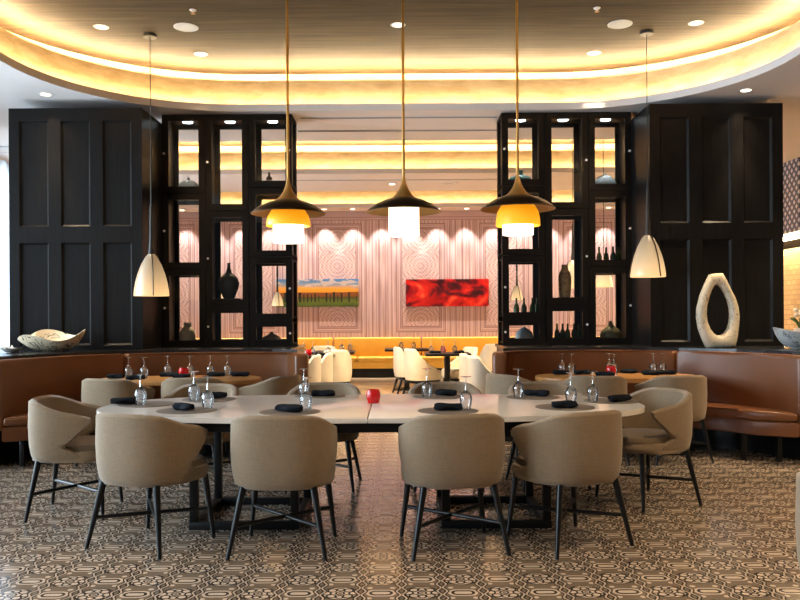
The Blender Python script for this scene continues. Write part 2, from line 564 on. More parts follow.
tl = N.n('ShaderNodeBsdfTranslucent', {'Color': (0.85, 0.9, 0.95)})
mx = N.n('ShaderNodeMixShader', {0: 0.55, 1: tr.outputs[0], 2: tl.outputs[0]})
N.t.links.new(mx.outputs[0], N.out.inputs[0])
MAT['sheer'] = N.m


def struct(o, label=None):
    return tag(o, label, None, None, 'structure')


# ------------------------------------------------------------------ the room shell
XL, XR, YB, Y0 = -6.0, 8.0, 18.2, -1.5


def rrect(x0, x1, y0, y1, r, n=14):
    pts = []
    for cx, cy, a0 in ((x1 - r, y1 - r, 0), (x0 + r, y1 - r, 90), (x0 + r, y0 + r, 180), (x1 - r, y0 + r, 270)):
        for k in range(n + 1):
            a = math.radians(a0 + 90 * k / n)
            pts.append((cx + r * math.cos(a), cy + r * math.sin(a)))
    return pts


def grow(x0, x1, y0, y1, r, o):
    return rrect(x0 - o, x1 + o, y0 - o, y1 + o, r + o)


floor = struct(MB().box(XL, XR, Y0, YB, -0.1, 0.0).build('floor', MAT['floor'], smooth=False), 'patterned beige and brown tile floor')
TRAYS = [(-3.69, 3.69, 1.6, 9.3, 1.87), (-4.7, 4.7, 10.9, 13.4, 1.1), (-5.7, 6.5, 15.3, 17.55, 0.5)]
mb = MB()
mb.holed([(XL, Y0), (XR, Y0), (XR, YB), (XL, YB)], [rrect(*t) for t in TRAYS], CEIL)
ceil = struct(mb.build('ceiling', MAT['ceiling'], smooth=False), 'plaster ceiling with recessed lit trays')


def ring(loop_a, za, loop_b, zb):
    return MB().strip([(p[0], p[1], za) for p in loop_a], [(p[0], p[1], zb) for p in loop_b], True)


for t in TRAYS:
    L0, L1, L2 = rrect(*t), grow(*t, 0.12), grow(*t, 0.5)
    ring(L0, CEIL, L0, CEIL + 0.08).build('cove_lip', MAT['ceiling'], ceil)
    ring(L0, CEIL + 0.08, L1, CEIL + 0.08).build('cove_ledge', MAT['ceiling'], ceil)
    ring(L1, CEIL + 0.08, L1, CEIL + 0.39).build('cove_band', MAT['band'], ceil)
    ring(L1, CEIL + 0.39, L2, CEIL + 0.39).build('cove_shelf', MAT['ceiling'], ceil)
    ring(L2, CEIL + 0.39, L2, CEIL + 0.58).build('cove_wall', MAT['band'], ceil)
    m = MB()
    m.bm.faces.new([m.bm.verts.new((p[0], p[1], CEIL + 0.58)) for p in L2])
    m.build('tray_panel', MAT['tray'], ceil, smooth=False)
    ring(grow(*t, 0.045), CEIL + 0.086, grow(*t, 0.065), CEIL + 0.086).build('led_tape', MAT['led_soft'], ceil)
    ring(grow(*t, 0.20), CEIL + 0.40, grow(*t, 0.235), CEIL + 0.40).build('led_tape', MAT['led'], ceil)
TRAY_Z = CEIL + 0.58

struct(MB().box(XL, XR, YB, YB + 0.15, 0, 4.5).build('wall_back', MAT['wallpaper'], smooth=False), 'lilac wallpaper wall printed with ornate panels')
struct(MB().box(XR, XR + 0.15, Y0, YB, 0, 4.5).build('wall_right', MAT['tile'], smooth=False), 'honey tiled side wall')
# left wall with two wide window openings
mb = MB()
WIN = [(-0.6, 3.9), (4.4, 8.6), (10.0, 14.2)]
ys = [Y0] + [v for w in WIN for v in w] + [YB]
for i in range(0, len(ys), 2):
    mb.box(XL - 0.2, XL, ys[i], ys[i + 1], 0, 4.5)
for a, b in WIN:
    mb.box(XL - 0.2, XL, a, b, 0, 0.35)
    mb.box(XL - 0.2, XL, a, b, 3.62, 4.5)
struct(mb.build('wall_left', MAT['wall'], smooth=False), 'left wall with tall windows')
for i, (a, b) in enumerate(WIN):
    w = struct(thing('window_%d' % (i + 1), 'tall window with grey mullions in the left wall', None, (XL - 0.1, (a + b) / 2, 0.35)))
    h = (b - a) / 2
    fr = MB()
    for y in (-h, -h / 3, h / 3, h):
        fr.box(-0.03, 0.03, y - 0.035, y + 0.035, 0.0, 3.27)
    fr.box(-0.03, 0.03, -h, h, 0, 0.06).box(-0.03, 0.03, -h, h, 3.21, 3.27)
    fr.build('window_frame', MAT['winframe'], w)
    MB().box(-0.004, 0.004, -h, h, 0.03, 3.24).build('window_pane', MAT['pane'], w)
# sheer curtain inside the far window
cur = MB()
pts = [(XL + 0.14 + 0.04 * math.sin(k * 0.9) + 0.015 * math.sin(k * 2.3), 9.95 + k * 0.043) for k in range(102)]
cur.strip([(x, y, 0.06) for x, y in pts], [(x, y, 3.68) for x, y in pts])
tag(cur.build('sheer_curtain', MAT['sheer'], recalc=False), 'sheer white curtain in front of the far left window', 'curtain')

# right rear: lattice bulkhead over a tiled counter wall
struct(MB().box(6.1, XR - 0.01, 12.2, 17.9, 2.62, CEIL).build('wall_bulkhead', MAT['lattice'], smooth=False), 'bulkhead clad in dark lattice tile')
struct(MB().box(6.6, XR - 0.01, 13.0, 17.9, 0.0, 2.45).build('wall_counter', MAT['tile'], smooth=False), 'honey tiled wall under the bulkhead')
MB().box(6.35, 6.4, 12.4, 17.8, 2.56, 2.6).build('led_tape', MAT['led_soft'], ceil)

# ------------------------------------------------------------------ banquette bays (right side drawn, left mirrored)
BACK_IN = [(1.07, 8.06), (1.09, 8.30), (1.19, 8.46), (1.40, 8.52), (1.9, 8.54), (2.3, 8.53), (2.6, 8.45), (2.86, 8.32), (3.06, 8.15), (3.24, 7.92), (3.38, 7.66), (3.50, 7.38), (3.57, 7.14)]


def offset(path, d):
    out = []
    for i, p in enumerate(path):
        a, b = Vector(path[max(i - 1, 0)]), Vector(path[min(i + 1, len(path) - 1)])
        t = (b - a).normalized()
        nrm = Vector((-t.y, t.x))
        out.append((p[0] + nrm.x * d, p[1] + nrm.y * d))
    return out


BACK_OUT = offset(BACK_IN, 0.14)
SEAT_IN = [(1.17, 7.98), (1.9, 7.99), (2.35, 7.98), (2.62, 7.92), (2.82, 7.82), (3.0, 7.66), (3.14, 7.46), (3.22, 7.30)]


def mir(path, s):
    return [(s * p[0], p[1]) for p in path]


def banquette(s, label):
    t = thing('banquette', label, 'banquette', (0, 0, 0))
    cuts = (0, 7, 12)
    for a, b in zip(cuts, cuts[1:]):
        inn, out = BACK_IN[a:b + 1], BACK_OUT[a:b + 1]
        poly = mir(inn, s) + mir(out, s)[::-1]
        MB().prism(poly, 0.34, 0.972, 0.035, 4, True, True).build('backrest', MAT['cognac'], t, angle=50)
    seat_out = offset(BACK_IN, -0.012)
    half = 5
    segs = [(0, 4, 3, 7), (3, 7, 7, 12)]
    for (i0, i1, o0, o1) in segs:
        poly = mir(SEAT_IN[i0:i1 + 1], s) + mir(seat_out[o0:o1 + 1], s)[::-1]
        MB().prism(poly, 0.375, 0.465, 0.03, 3, True, True).build('seat_cushion', MAT['cognac'], t, angle=50)
    poly = mir(offset(SEAT_IN, 0.02), s) + mir(seat_out[3:], s)[::-1]
    MB().prism(poly, 0.24, 0.372, 0.015, 2).build('seat_base', MAT['cognac'], t, angle=50)
    for p in ((1.3, 8.05), (1.95, 8.05), (2.5, 8.02), (2.86, 7.87), (3.17, 7.4), (3.45, 7.3)):
        MB().box(s * p[0] - 0.022, s * p[0] + 0.022, p[1] - 0.022, p[1] + 0.022, 0, 0.245, 0.004).build('leg', MAT['dark'], t)
    return t


banquette(-1, 'curved cognac leather banquette bay on the left under the bowls')
banquette(1, 'curved cognac leather banquette bay on the right under the ring sculpture')

# black half-height walls behind the banquettes, the ledge on top
for s, nm in ((-1, 'left'), (1, 'right')):
    outer = [p for p in offset(BACK_IN, 0.155)][2:]
    poly = mir(outer, s) + mir([(3.75, 7.1), (4.9, 7.1), (4.9, 9.95), (1.2, 9.95), (1.2, 8.7)], s)
    struct(MB().prism(poly, 0, 0.965).build('wall_half_height_' + nm, MAT['dark'], smooth=False), 'black half-height wall behind the banquette')
    lp = mir(offset(BACK_IN, 0.148)[2:], s) + mir([(3.75, 7.08), (4.92, 7.08), (4.92, 9.97), (1.18, 9.97), (1.18, 8.7)], s)
    struct(MB().prism(lp, 0.965, 1.0, 0.004, 1).build('trim_ledge_' + nm, MAT['ledge'], smooth=False), 'black stone ledge')


# ------------------------------------------------------------------ panelled pillars
def pillar(x0, x1, y0, y1, z1, sx, label):
    t = thing('panelled_pillar', label, 'pillar', ((x0 + x1) / 2, y0, 1.0))
    w = (x1 - x0) / 2
    H = z1 - 1.0
    # front skin with six recessed openings, sides and back solid
    ox = [(-w + 0.11, -w + 0.43), (-w + 0.565, -w + 0.885), (-w + 1.02, -w + 1.335)]
    oz = [(0.0 + 0.05, 1.17), (1.345, 2.50)]
    b = MB()
    b.box(-w, w, 0.03, y1 - y0, 0, H)
    xs = [-w] + [v for o in ox for v in o] + [w]
    for i in range(0, len(xs), 2):
        b.box(xs[i], xs[i + 1], 0, 0.03, 0, H)
    for (a, c) in ox:
        b.box(a, c, 0, 0.03, 0, oz[0][0])
        b.box(a, c, 0, 0.03, oz[0][1], oz[1][0])
        b.box(a, c, 0, 0.03, oz[1][1], H)
    b.build('body', MAT['oak'], t, smooth=False)
    for (a, c) in ox:
        for (p, q) in oz:
            m = MB()
            # bevelled moulding around a flat field
            o = [(a, p), (c, p), (c, q), (a, q)]
            i1 = [(a + .022, p + .022), (c - .022, p + .022), (c - .022, q - .022), (a + .022, q - .022)]
            m.strip([(x, 0.0, z) for x, z in o], [(x, 0.014, z) for x, z in o], True)
            m.strip([(x, 0.004, z) for x, z in o], [(x, 0.024, z) for x, z in i1], True)
            m.bm.faces.new([m.bm.verts.new((x, 0.024, z)) for x, z in i1])
            m.build('panel', MAT['oak'], t, smooth=False)
    return t


pillar(-4.25, -2.80, 8.71, 9.7, 3.635, -1, 'black oak panelled pillar on the left behind the wavy bowl')
pillar(2.73, 4.18, 8.71, 9.7, 3.645, 1, 'black oak panelled pillar on the right behind the ring sculpture')

# ------------------------------------------------------------------ glazed display cabinets
CZ0, CZ1, CY0, CDEP = 1.0, 3.735, 9.4, 0.46
ROWS = {0: [1.0, 1.917, 2.81, 3.735], 1: [1.0, 1.476, 2.60, 3.735], 2: [1.0, 1.31, 2.052, 2.87, 3.735]}
CW = 1.53


def cabinet(xc, s, label):
    """s = -1: left cabinet (aisle on its right); column 0 is away from the aisle"""
    t = thing('display_cabinet', label, 'cabinet', (xc, CY0, CZ0))
    X = lambda v: -s * v           # v: 0 = outer side -> CW = aisle side, centred
    edges = [-CW / 2 + CW * k / 3 for k in range(4)]
    H = CZ1 - CZ0
    car = MB()
    def bx(m, v0, v1, y0, y1, z0, z1, bev=0.0):
        a, c = sorted((X(v0), X(v1)))
        m.box(a, c, y0, y1, z0, z1, bev)
    for k in range(3):
        bx(car, edges[k] - (0 if k == 0 else 0.014), edges[k] + (0.028 if k == 0 else 0.014), 0.03, CDEP - 0.03, 0, H)
    # aisle side is a slim frame of posts and rails
    for y0, y1 in ((0.03, 0.075), (CDEP - 0.075, CDEP - 0.03)):
        bx(car, edges[3] - 0.03, edges[3], y0, y1, 0, H)
    for z in [r - CZ0 for r in ROWS[2]]:
        bx(car, edges[3] - 0.03, edges[3], 0.07, CDEP - 0.07, max(0, z - 0.03), min(H, z + 0.03))
    for c in range(3):
        for z in [r - CZ0 for r in ROWS[c]]:
            bx(car, edges[c], edges[c + 1], 0.03, CDEP - 0.03, max(0, z - 0.035), min(H, z + 0.035))
    car.build('carcass', MAT['oak_plain'], t, smooth=False)
    bx_ = MB()
    for c in range(3):
        for za, zb in zip(ROWS[c], ROWS[c][1:]):
            za, zb = za - CZ0, zb - CZ0
            e0, e1 = edges[c], edges[c + 1]
            f = 0.078
            # rear frame
            for (v0, v1, w0, w1) in ((e0, e0 + f, za, zb), (e1 - f, e1, za, zb), (e0 + f, e1 - f, za, za + f), (e0 + f, e1 - f, zb - f, zb)):
                bx(bx_, v0, v1, CDEP - 0.03, CDEP, w0, w1)
            d = MB()
            g = 0.004
            for (v0, v1, w0, w1) in ((e0 + g, e0 + f, za + g, zb - g), (e1 - f, e1 - g, za + g, zb - g), (e0 + f, e1 - f, za + g, za + f), (e0 + f, e1 - f, zb - f, zb - g)):
                bx(d, v0, v1, 0.0, 0.028, w0, w1)
            door = d.build('door', MAT['oak_plain'], t, smooth=False)
            p = MB()
            bx(p, e0 + f, e1 - f, 0.012, 0.016, za + f, zb - f)
            p.build('pane', MAT['pane'], door, smooth=False)
            kx = X(e0 + 0.03) if c < 2 else X(e1 - 0.03)
            MB().tube((kx, 0.0, (za + zb) / 2), (kx, -0.022, (za + zb) / 2), 0.011, 0.014, 10).build('knob', MAT['white'], door)
    bx_.build('rear_frame', MAT['oak_plain'], t, smooth=False)
    for c in range(3):
        x = X((edges[c] + edges[c + 1]) / 2)
        MB().tube((x, 0.2, H - 0.05), (x, 0.2, H - 0.036), 0.06, 0.06, 20).build('puck_light', MAT['puck'], t)
        l = bpy.data.lights.new('puck_lamp', 'SPOT')
        l.energy, l.color, l.spot_size, l.spot_blend, l.shadow_soft_size = 30, (0.88, 0.97, 1.0), math.radians(120), 0.6, 0.05
        lo = bpy.data.objects.new('puck_lamp', l)
        COL.objects.link(lo)
        lo.parent = t
        lo.location = (x, 0.2, H - 0.06)
    return t


XCL, XCR = -2.025, 1.97
cabinet(XCL, -1, 'left black glazed display cabinet of staggered boxes')
cabinet(XCR, 1, 'right black glazed display cabinet of staggered boxes')


def in_cell(side, col, row):
    """floor height of a cabinet cell (row 0 = lowest)"""
    return ROWS[col][row] + 0.0355


YC = CY0 + 0.2


def vase(name, prof, mat, px, z, label, cat='vase', y=YC, parts=(), seg=24):
    x = (px - CX) * y / FPX
    t = thing(name, label, cat, (x, y, z)) if parts else None
    o = MB().lathe(prof, seg).build('body' if parts else name, mat, t, angle=50)
    for pn, pp, pm in parts:
        MB().lathe(pp, seg).build(pn, pm, t, angle=50)
    if not t:
        o.location = (x, y, z)
        tag(o, label, cat)
        return o
    return t


# left cabinet contents
dome = [(0, 0), (.13, 0), (.14, .01), (.135, .05), (.11, .1), (.07, .135), (.02, .15), (0, .152)]
vase('lidded_jar', dome, MAT['brown_clay'], 189.5, in_cell(0, 0, 2), 'brown dome-shaped jar with knob in the top outer box of the left cabinet', 'jar', parts=(('knob', [(0, .15), (.014, .152), (.016, .17), (.01, .18), (0, .182)], MAT['brown_clay']),))
bottle = [(0, 0), (.036, 0), (.038, .008), (.038, .17), (.034, .2), (.015, .225), (.013, .25), (.013, .29), (.015, .292), (.015, .305), (0, .306)]
vase('wine_bottle', [(r * .95, z * .58) for r, z in bottle], MAT['wine_glass'], 270, in_cell(0, 2, 3), 'dark wine bottle with white label in the top aisle box of the left cabinet', 'bottle', parts=(('label', [(.0372, .02), (.0372, .085)], MAT['label']),))
gourd = [(0, 0), (.06, 0), (.07, .01), (.115, .12), (.125, .18), (.11, .235), (.07, .28), (.035, .31), (.02, .36), (.017, .41), (.022, .425), (.012, .425), (.01, .36), (0, .33)]
mb = MB().box(-0.15, 0.15, -0.12, 0.12, 0, 0.06, 0.004)
o = mb.build('display_block', MAT['dark'])
o.location = ((229 - CX) * YC / FPX, YC, in_cell(0, 1, 1))
tag(o, 'black plinth block under the tall black vase in the left cabinet', 'plinth')
vase('bottle_vase', gourd, MAT['black_clay'], 229, in_cell(0, 1, 1) + 0.061, 'black clay vase with narrow neck on a plinth in the left cabinet')
vase('bottle_vase', [(0, 0), (.085, 0), (.09, .01), (.095, .08), (.09, .14), (.06, .19), (.045, .2), (.042, .235), (.048, .25), (.036, .25), (.035, .2), (0, .18)], MAT['tan_clay'], 187.5, in_cell(0, 0, 0), 'sand coloured bottle vase in the bottom outer box of the left cabinet')
squat = [(0, 0), (.09, 0), (.115, .02), (.12, .05), (.1, .085), (.05, .115), (.022, .135), (.02, .155), (.025, .16), (.014, .16), (0, .13)]
vase('squat_vase', [(r, z * .85) for r, z in squat], MAT['brown_clay'], 271.5, in_cell(0, 2, 0), 'squat dark vase in the bottom aisle box of the left cabinet')
# right cabinet contents
vase('lidded_jar', [(0, 0), (.1, 0), (.135, .02), (.14, .06), (.12, .1), (.06, .12), (.032, .13), (.03, .17), (.036, .18), (0, .18)], MAT['teal_clay'], 521, in_cell(1, 2, 3), 'teal glazed jar in the top aisle box of the right cabinet', 'jar')
vase('lidded_jar', [(r * 1.05, z * 1.2) for r, z in dome], MAT['grey_clay'], 605.5, in_cell(1, 0, 2), 'grey dome-shaped jar with knob in the top outer box of the right cabinet', 'jar', parts=(('knob', [(0, .175), (.014, .178), (.016, .2), (.01, .212), (0, .214)], MAT['grey_clay']),))
mb = MB().box(-0.16, 0.16, -0.12, 0.12, 0, 0.05, 0.004)
o = mb.build('display_block', MAT['dark'])
o.location = ((569 - CX) * YC / FPX, YC, in_cell(1, 1, 1))
tag(o, 'black plinth block under the patterned vase in the right cabinet', 'plinth')
vase('patterned_vase', [(0, 0), (.06, 0), (.066, .01), (.075, .12), (.078, .24), (.065, .3), (.04, .33), (.036, .37), (.044, .39), (.032, .39), (0, .33)], MAT['wicker'], 565, in_cell(1, 1, 1) + 0.051, 'tall brown patterned vase on a plinth in the right cabinet')
vase('dome_vase', [(0, 0), (.09, 0), (.105, .01), (.105, .07), (.09, .115), (.05, .15), (.02, .165), (.02, .175), (0, .175)], MAT['grey_clay'], 524, in_cell(1, 2, 0), 'grey blue stone dome vase in the bottom aisle box of the right cabinet')
vase('squat_vase', [(r * 1.08, z * 1.5) for r, z in squat], MAT['olive_clay'], 610.5, in_cell(1, 0, 0), 'olive onion-shaped vase in the bottom outer box of the right cabinet')
gb = [(0, 0), (.032, 0), (.034, .006), (.034, .09), (.028, .12), (.013, .15), (.011, .2), (.013, .202), (.013, .212), (0, .213)]
proto = None
words = ('first', 'second', 'third', 'fourth', 'fifth')
for key, xs, cell, grp in (('upper outer box', (599.5, 606.5, 613.5, 618.5), (0, 1), 'green bottles in the upper outer box of the right cabinet'),
                           ('aisle box at mid height', (516.5, 524, 532.5, 537), (2, 1), 'green bottles in the aisle box of the right cabinet'),
                           ('bottom middle box', (557, 562.5, 567.5, 574, 578.5), (1, 0), 'green bottles in the bottom middle box of the right cabinet')):
    for i, px in enumerate(xs):
        y = YC + 0.06 * math.sin(i * 2.4)
        if proto is None:
            proto = MB().lathe(gb, 14).build('green_bottle', MAT['green_glass'], angle=50)
            b = proto
        else:
            b = copy_tree(proto)
        b.location = ((px - CX) * y / FPX, y, in_cell(1, *cell))
        b.rotation_euler.z = i
        tag(b, '%s green bottle from left, %s of the right cabinet' % (words[i], key), 'bottle', grp)

# ------------------------------------------------------------------ tub chairs
def interp(tbl, v):
    for (a, fa), (b, fb) in zip(tbl, tbl[1:]):
        if v <= b:
            k = max(0.0, (v - a) / (b - a))
            k = k * k * (3 - 2 * k)
            return fa + (fb - fa) * k
    return tbl[-1][1]


def lerp(tbl, v):
    for (a, fa), (b, fb) in zip(tbl, tbl[1:]):
        if v <= b:
            return fa + (fb - fa) * max(0.0, (v - a) / (b - a))
    return tbl[-1][1]


def plan(phi, a, b, p=0.78):
    s, c = math.sin(phi), math.cos(phi)
    return Vector((a * math.copysign(abs(s) ** p, s), -b * math.copysign(abs(c) ** p, c)))


def tub_shell(a, b, zb, ztop, edge, scale, thick, rows, ncol=36, rim=0.016):
    """curved upholstered back: closed shell between an outer and an inner surface"""
    m = MB()
    bm = m.bm
    O, I, PH = [], [], []
    for v in rows:
        ro, ri, rp = [], [], []
        for j in range(ncol + 1):
            u = -1 + 2 * j / ncol
            pe = math.radians(edge(v))
            phi = u * pe
            z = zb + v * (ztop(abs(math.degrees(phi)) / edge(1.0) if edge(1.0) else 0) - zb)
            k = scale(z)
            po = plan(phi, a * k, b * k)
            pi_ = plan(phi, a * k - thick, b * k - thick)
            ro.append(Vector((po.x, po.y, z)))
            ri.append(Vector((pi_.x, pi_.y, z)))
        O.append(ro); I.append(ri)
    VO = [[bm.verts.new(p) for p in r] for r in O]
    VI = [[bm.verts.new(p) for p in r] for r in I]
    nr = len(rows)
    for i in range(nr - 1):
        for j in range(ncol):
            bm.faces.new((VO[i][j], VO[i][j + 1], VO[i + 1][j + 1], VO[i + 1][j]))
            bm.faces.new((VI[i][j], VI[i + 1][j], VI[i + 1][j + 1], VI[i][j + 1]))
    # rounded rim: up the left edge, over the top, down the right edge
    loop = [(i, 0) for i in range(nr)] + [(nr - 1, j) for j in range(1, ncol)] + [(i, ncol) for i in range(nr - 1, -1, -1)]
    R = []
    for (i, j) in loop:
        mid = (O[i][j] + I[i][j]) / 2
        d = Vector((0, 0, 0))
        if j in (0, ncol):
            nb = O[i][1 if j == 0 else ncol - 1]
            d += (O[i][j] - nb).normalized()
        if i == nr - 1:
            d += Vector((0, 0, 1))
        R.append(bm.verts.new(mid + d.normalized() * rim))
    for k in range(len(loop) - 1):
        (i, j), (i2, j2) = loop[k], loop[k + 1]
        bm.faces.new((VO[i][j], VO[i2][j2], R[k + 1], R[k]))
        bm.faces.new((VI[i][j], R[k], R[k + 1], VI[i2][j2]))
    for j in range(ncol):
        bm.faces.new((VO[0][j], VI[0][j], VI[0][j + 1], VO[0][j + 1]))
    bm.faces.new((VO[0][0], R[0], VI[0][0]))
    bm.faces.new((VO[0][ncol], VI[0][ncol], R[-1]))
    return m


def superellipse(a, b0, b1, p, n=36, oy=0.0):
    out = []
    for k in range(n):
        t = 2 * PI * k / n
        s, c = math.sin(t), math.cos(t)
        b = b0 if c > 0 else b1
        out.append((a * math.copysign(abs(s) ** p, s), oy - b * math.copysign(abs(c) ** p, c)))
    return out


ZB = 0.385
E_TUB = [(0.0, 112), (0.12, 104), (0.3, 88), (0.34, 87.5), (0.6, 98), (0.9, 113.5), (1.0, 115)]
S_TUB = [(0.385, 0.87), (0.396, 0.905), (0.415, 0.935), (0.44, 0.955), (0.50, 0.985), (0.62, 1.0), (0.80, 0.985)]
ROWS_TUB = [0, 0.035, 0.07, 0.12, 0.17, 0.22, 0.27, 0.32, 0.38, 0.44, 0.5, 0.56, 0.62, 0.68, 0.74, 0.8, 0.86, 0.91, 0.95, 0.98, 1.0]


def make_tub_chair(label):
    t = thing('tub_chair', label, 'chair')
    top = lambda q: lerp([(0, 0.788), (0.3, 0.785), (0.45, 0.772), (0.6, 0.745), (0.75, 0.712), (0.9, 0.685), (1.0, 0.672)], q)
    tub_shell(0.305, 0.305, ZB, top, lambda v: lerp(E_TUB, v), lambda z: lerp(S_TUB, z), 0.052, ROWS_TUB).build('backrest', MAT['linen'], t, angle=60)
    MB().prism(superellipse(0.282, 0.27, 0.305, 0.66), ZB + 0.002, 0.455, 0.035, 4).build('seat_frame', MAT['linen'], t, angle=60)
    MB().prism(superellipse(0.244, 0.235, 0.298, 0.66), 0.44, 0.495, 0.025, 4).build('seat', MAT['linen_seat'], t, angle=60)
    for s in (-1, 1):
        MB().tube((s * 0.20, -0.20, 0.392), (s * 0.275, -0.262, 0.0), 0.021, 0.012, 14).build('leg', MAT['dark'], t)
        MB().tube((s * 0.215, 0.205, 0.392), (s * 0.262, 0.232, 0.0), 0.021, 0.012, 14).build('leg', MAT['dark'], t)
    for s in (-1, 1):
        MB().tube((s * 0.24, -0.232, 0.178), (-s * 0.238, 0.219, 0.185 + 0.004 * s), 0.0115, 0.0115, 10).build('stretcher', MAT['dark'], t)
    return t


tub = None


def place_tub(x, y, rz, label, group):
    global tub
    if tub is None:
        tub = make_tub_chair(label)
        o = tub
    else:
        o = copy_tree(tub)
    o.location = (x, y, 0)
    o.rotation_euler = (0, 0, math.radians(rz))
    return tag(o, label, 'chair', group)


G1, G2 = 'taupe tub chairs around the long white table', 'taupe tub chairs at the banquette tables'
place_tub(-0.68, 4.70, -3, 'taupe tub chair on the near side, second from the left, back to the viewer', G1)
place_tub(-1.485, 4.81, -25, 'taupe tub chair at the near left corner, turned towards the table', G1)
place_tub(-2.25, 5.58, -84, 'taupe tub chair at the left end of the white table, facing right', G1)
place_tub(0.295, 4.71, 9, 'taupe tub chair on the near side, second from right, back to the viewer', G1)
place_tub(0.985, 4.78, 27, 'taupe tub chair at the near right corner, turned towards the table', G1)
place_tub(1.765, 5.79, 113, 'taupe tub chair at the right end of the white table with its seat showing', G1)
place_tub(-1.60, 6.33, 170, 'taupe tub chair on the far side, leftmost, facing the viewer', G1)
place_tub(-0.62, 6.38, 178, 'taupe tub chair on the far side, left of the red candle, facing the viewer', G1)
place_tub(0.36, 6.38, 182, 'taupe tub chair on the far side, right of the red candle, facing the viewer', G1)
place_tub(1.17, 6.36, 186, 'taupe tub chair on the far side, rightmost, facing the viewer', G1)
place_tub(-2.62, 7.45, -14, 'taupe tub chair behind the left end of the white table, at the left banquette table', G2)
place_tub(-1.92, 7.5, 4, 'taupe tub chair in the middle of the left banquette table, back to the viewer', G2)
place_tub(-1.27, 7.60, 66, 'taupe tub chair at the aisle end of the left banquette table, seen from the side', G2)
place_tub(1.14, 7.62, -60, 'taupe tub chair at the aisle end of the right banquette table, seen from the side', G2)
place_tub(1.79, 7.45, -4, 'taupe tub chair in the middle of the right banquette table, back to the viewer', G2)
place_tub(2.51, 7.45, 10, 'taupe tub chair at the outer end of the right banquette table by the leather bench', G2)
place_tub(1.665, 2.65, -90, 'pale tub chair cut off by the right edge of the picture', 'chair at the right edge')

# ------------------------------------------------------------------ long white table
TX, TY, TA, TBd, TH = -0.195, 5.43, 1.815, 0.725, 0.75
tb = thing('dining_table', 'long white stone dining table with rounded ends in the middle of the room', 'table', (TX, TY, 0))


def half_table(s, a, b, n=40, e=0.76):
    pts = [(s * 0.0012, -b)]
    for k in range(1, n):
        t = -PI / 2 + PI * k / n
        c, q = math.cos(t), math.sin(t)
        pts.append((s * (0.0012 + a * abs(c) ** e), b * math.copysign(abs(q) ** e, q)))
    pts.append((s * 0.0012, b))
    return pts


for s in (-1, 1):
    MB().prism(half_table(s, TA, TBd), TH - 0.032, TH, 0.007, 2).build('table_top', MAT['quartz'], tb, angle=30)
MB().prism(half_table(-1, TA - 0.28, TBd - 0.07) + half_table(1, TA - 0.28, TBd - 0.07)[::-1], TH - 0.095, TH - 0.033).build('apron', MAT['steel'], tb)
for s in (-1, 1):
    f = MB()
    x0, x1 = sorted((s * 0.45, s * 1.15))
    for y in (-0.34, 0.34):
        f.box(x0, x1, y - 0.025, y + 0.025, 0.0, 0.05, 0.003)
    for x in (x0 + 0.03, x1 - 0.03):
        f.box(x - 0.025, x + 0.025, -0.34, 0.34, 0.0, 0.05, 0.003)
    f.build('base_frame', MAT['steel'], tb)
    for x in (x0 + 0.03, x1 - 0.03):
        for y in (-0.34, 0.34):
            MB().box(x - 0.026, x + 0.026, y - 0.026, y + 0.026, 0.049, TH - 0.094, 0.003).build('leg', MAT['steel'], tb)

# table settings -----------------------------------------------------
wg = [(.030, 0), (.036, .03), (.0405, .06), (.0395, .08), (.031, .1), (.016, .115), (.006, .123), (.0042, .135), (.0038, .19), (.006, .2), (.016, .204), (.034, .206), (.0345, .2085), (0, .2092)]
glass_src = None


def wine_glass(p, label, group, k=1.0):
    global glass_src
    if glass_src is None:
        t = thing('wine_glass', label, 'glass')
        MB().lathe(wg[:7], 20).build('bowl', MAT['glass'], t, angle=60)
        MB().lathe(wg[6:10], 12).build('stem', MAT['glass'], t, angle=60)
        MB().lathe(wg[9:], 20).build('foot', MAT['glass_foot'], t, angle=60)
        glass_src = t
        o = t
    else:
        o = copy_tree(glass_src)
    o.location = p
    o.rotation_euler.z = random.uniform(0, 6)
    return tag(o, label, 'glass', group)


mat_src = None


def placemat(p, label, group):
    global mat_src
    if mat_src is None:
        mat_src = MB().lathe([(0, 0), (.19, 0), (.192, .0015), (.19, .004), (0, .004)], 40).build('placemat', MAT['mat'], angle=30)
        o = mat_src
    else:
        o = copy_tree(mat_src)
    o.location = p
    return tag(o, label, 'placemat', group)


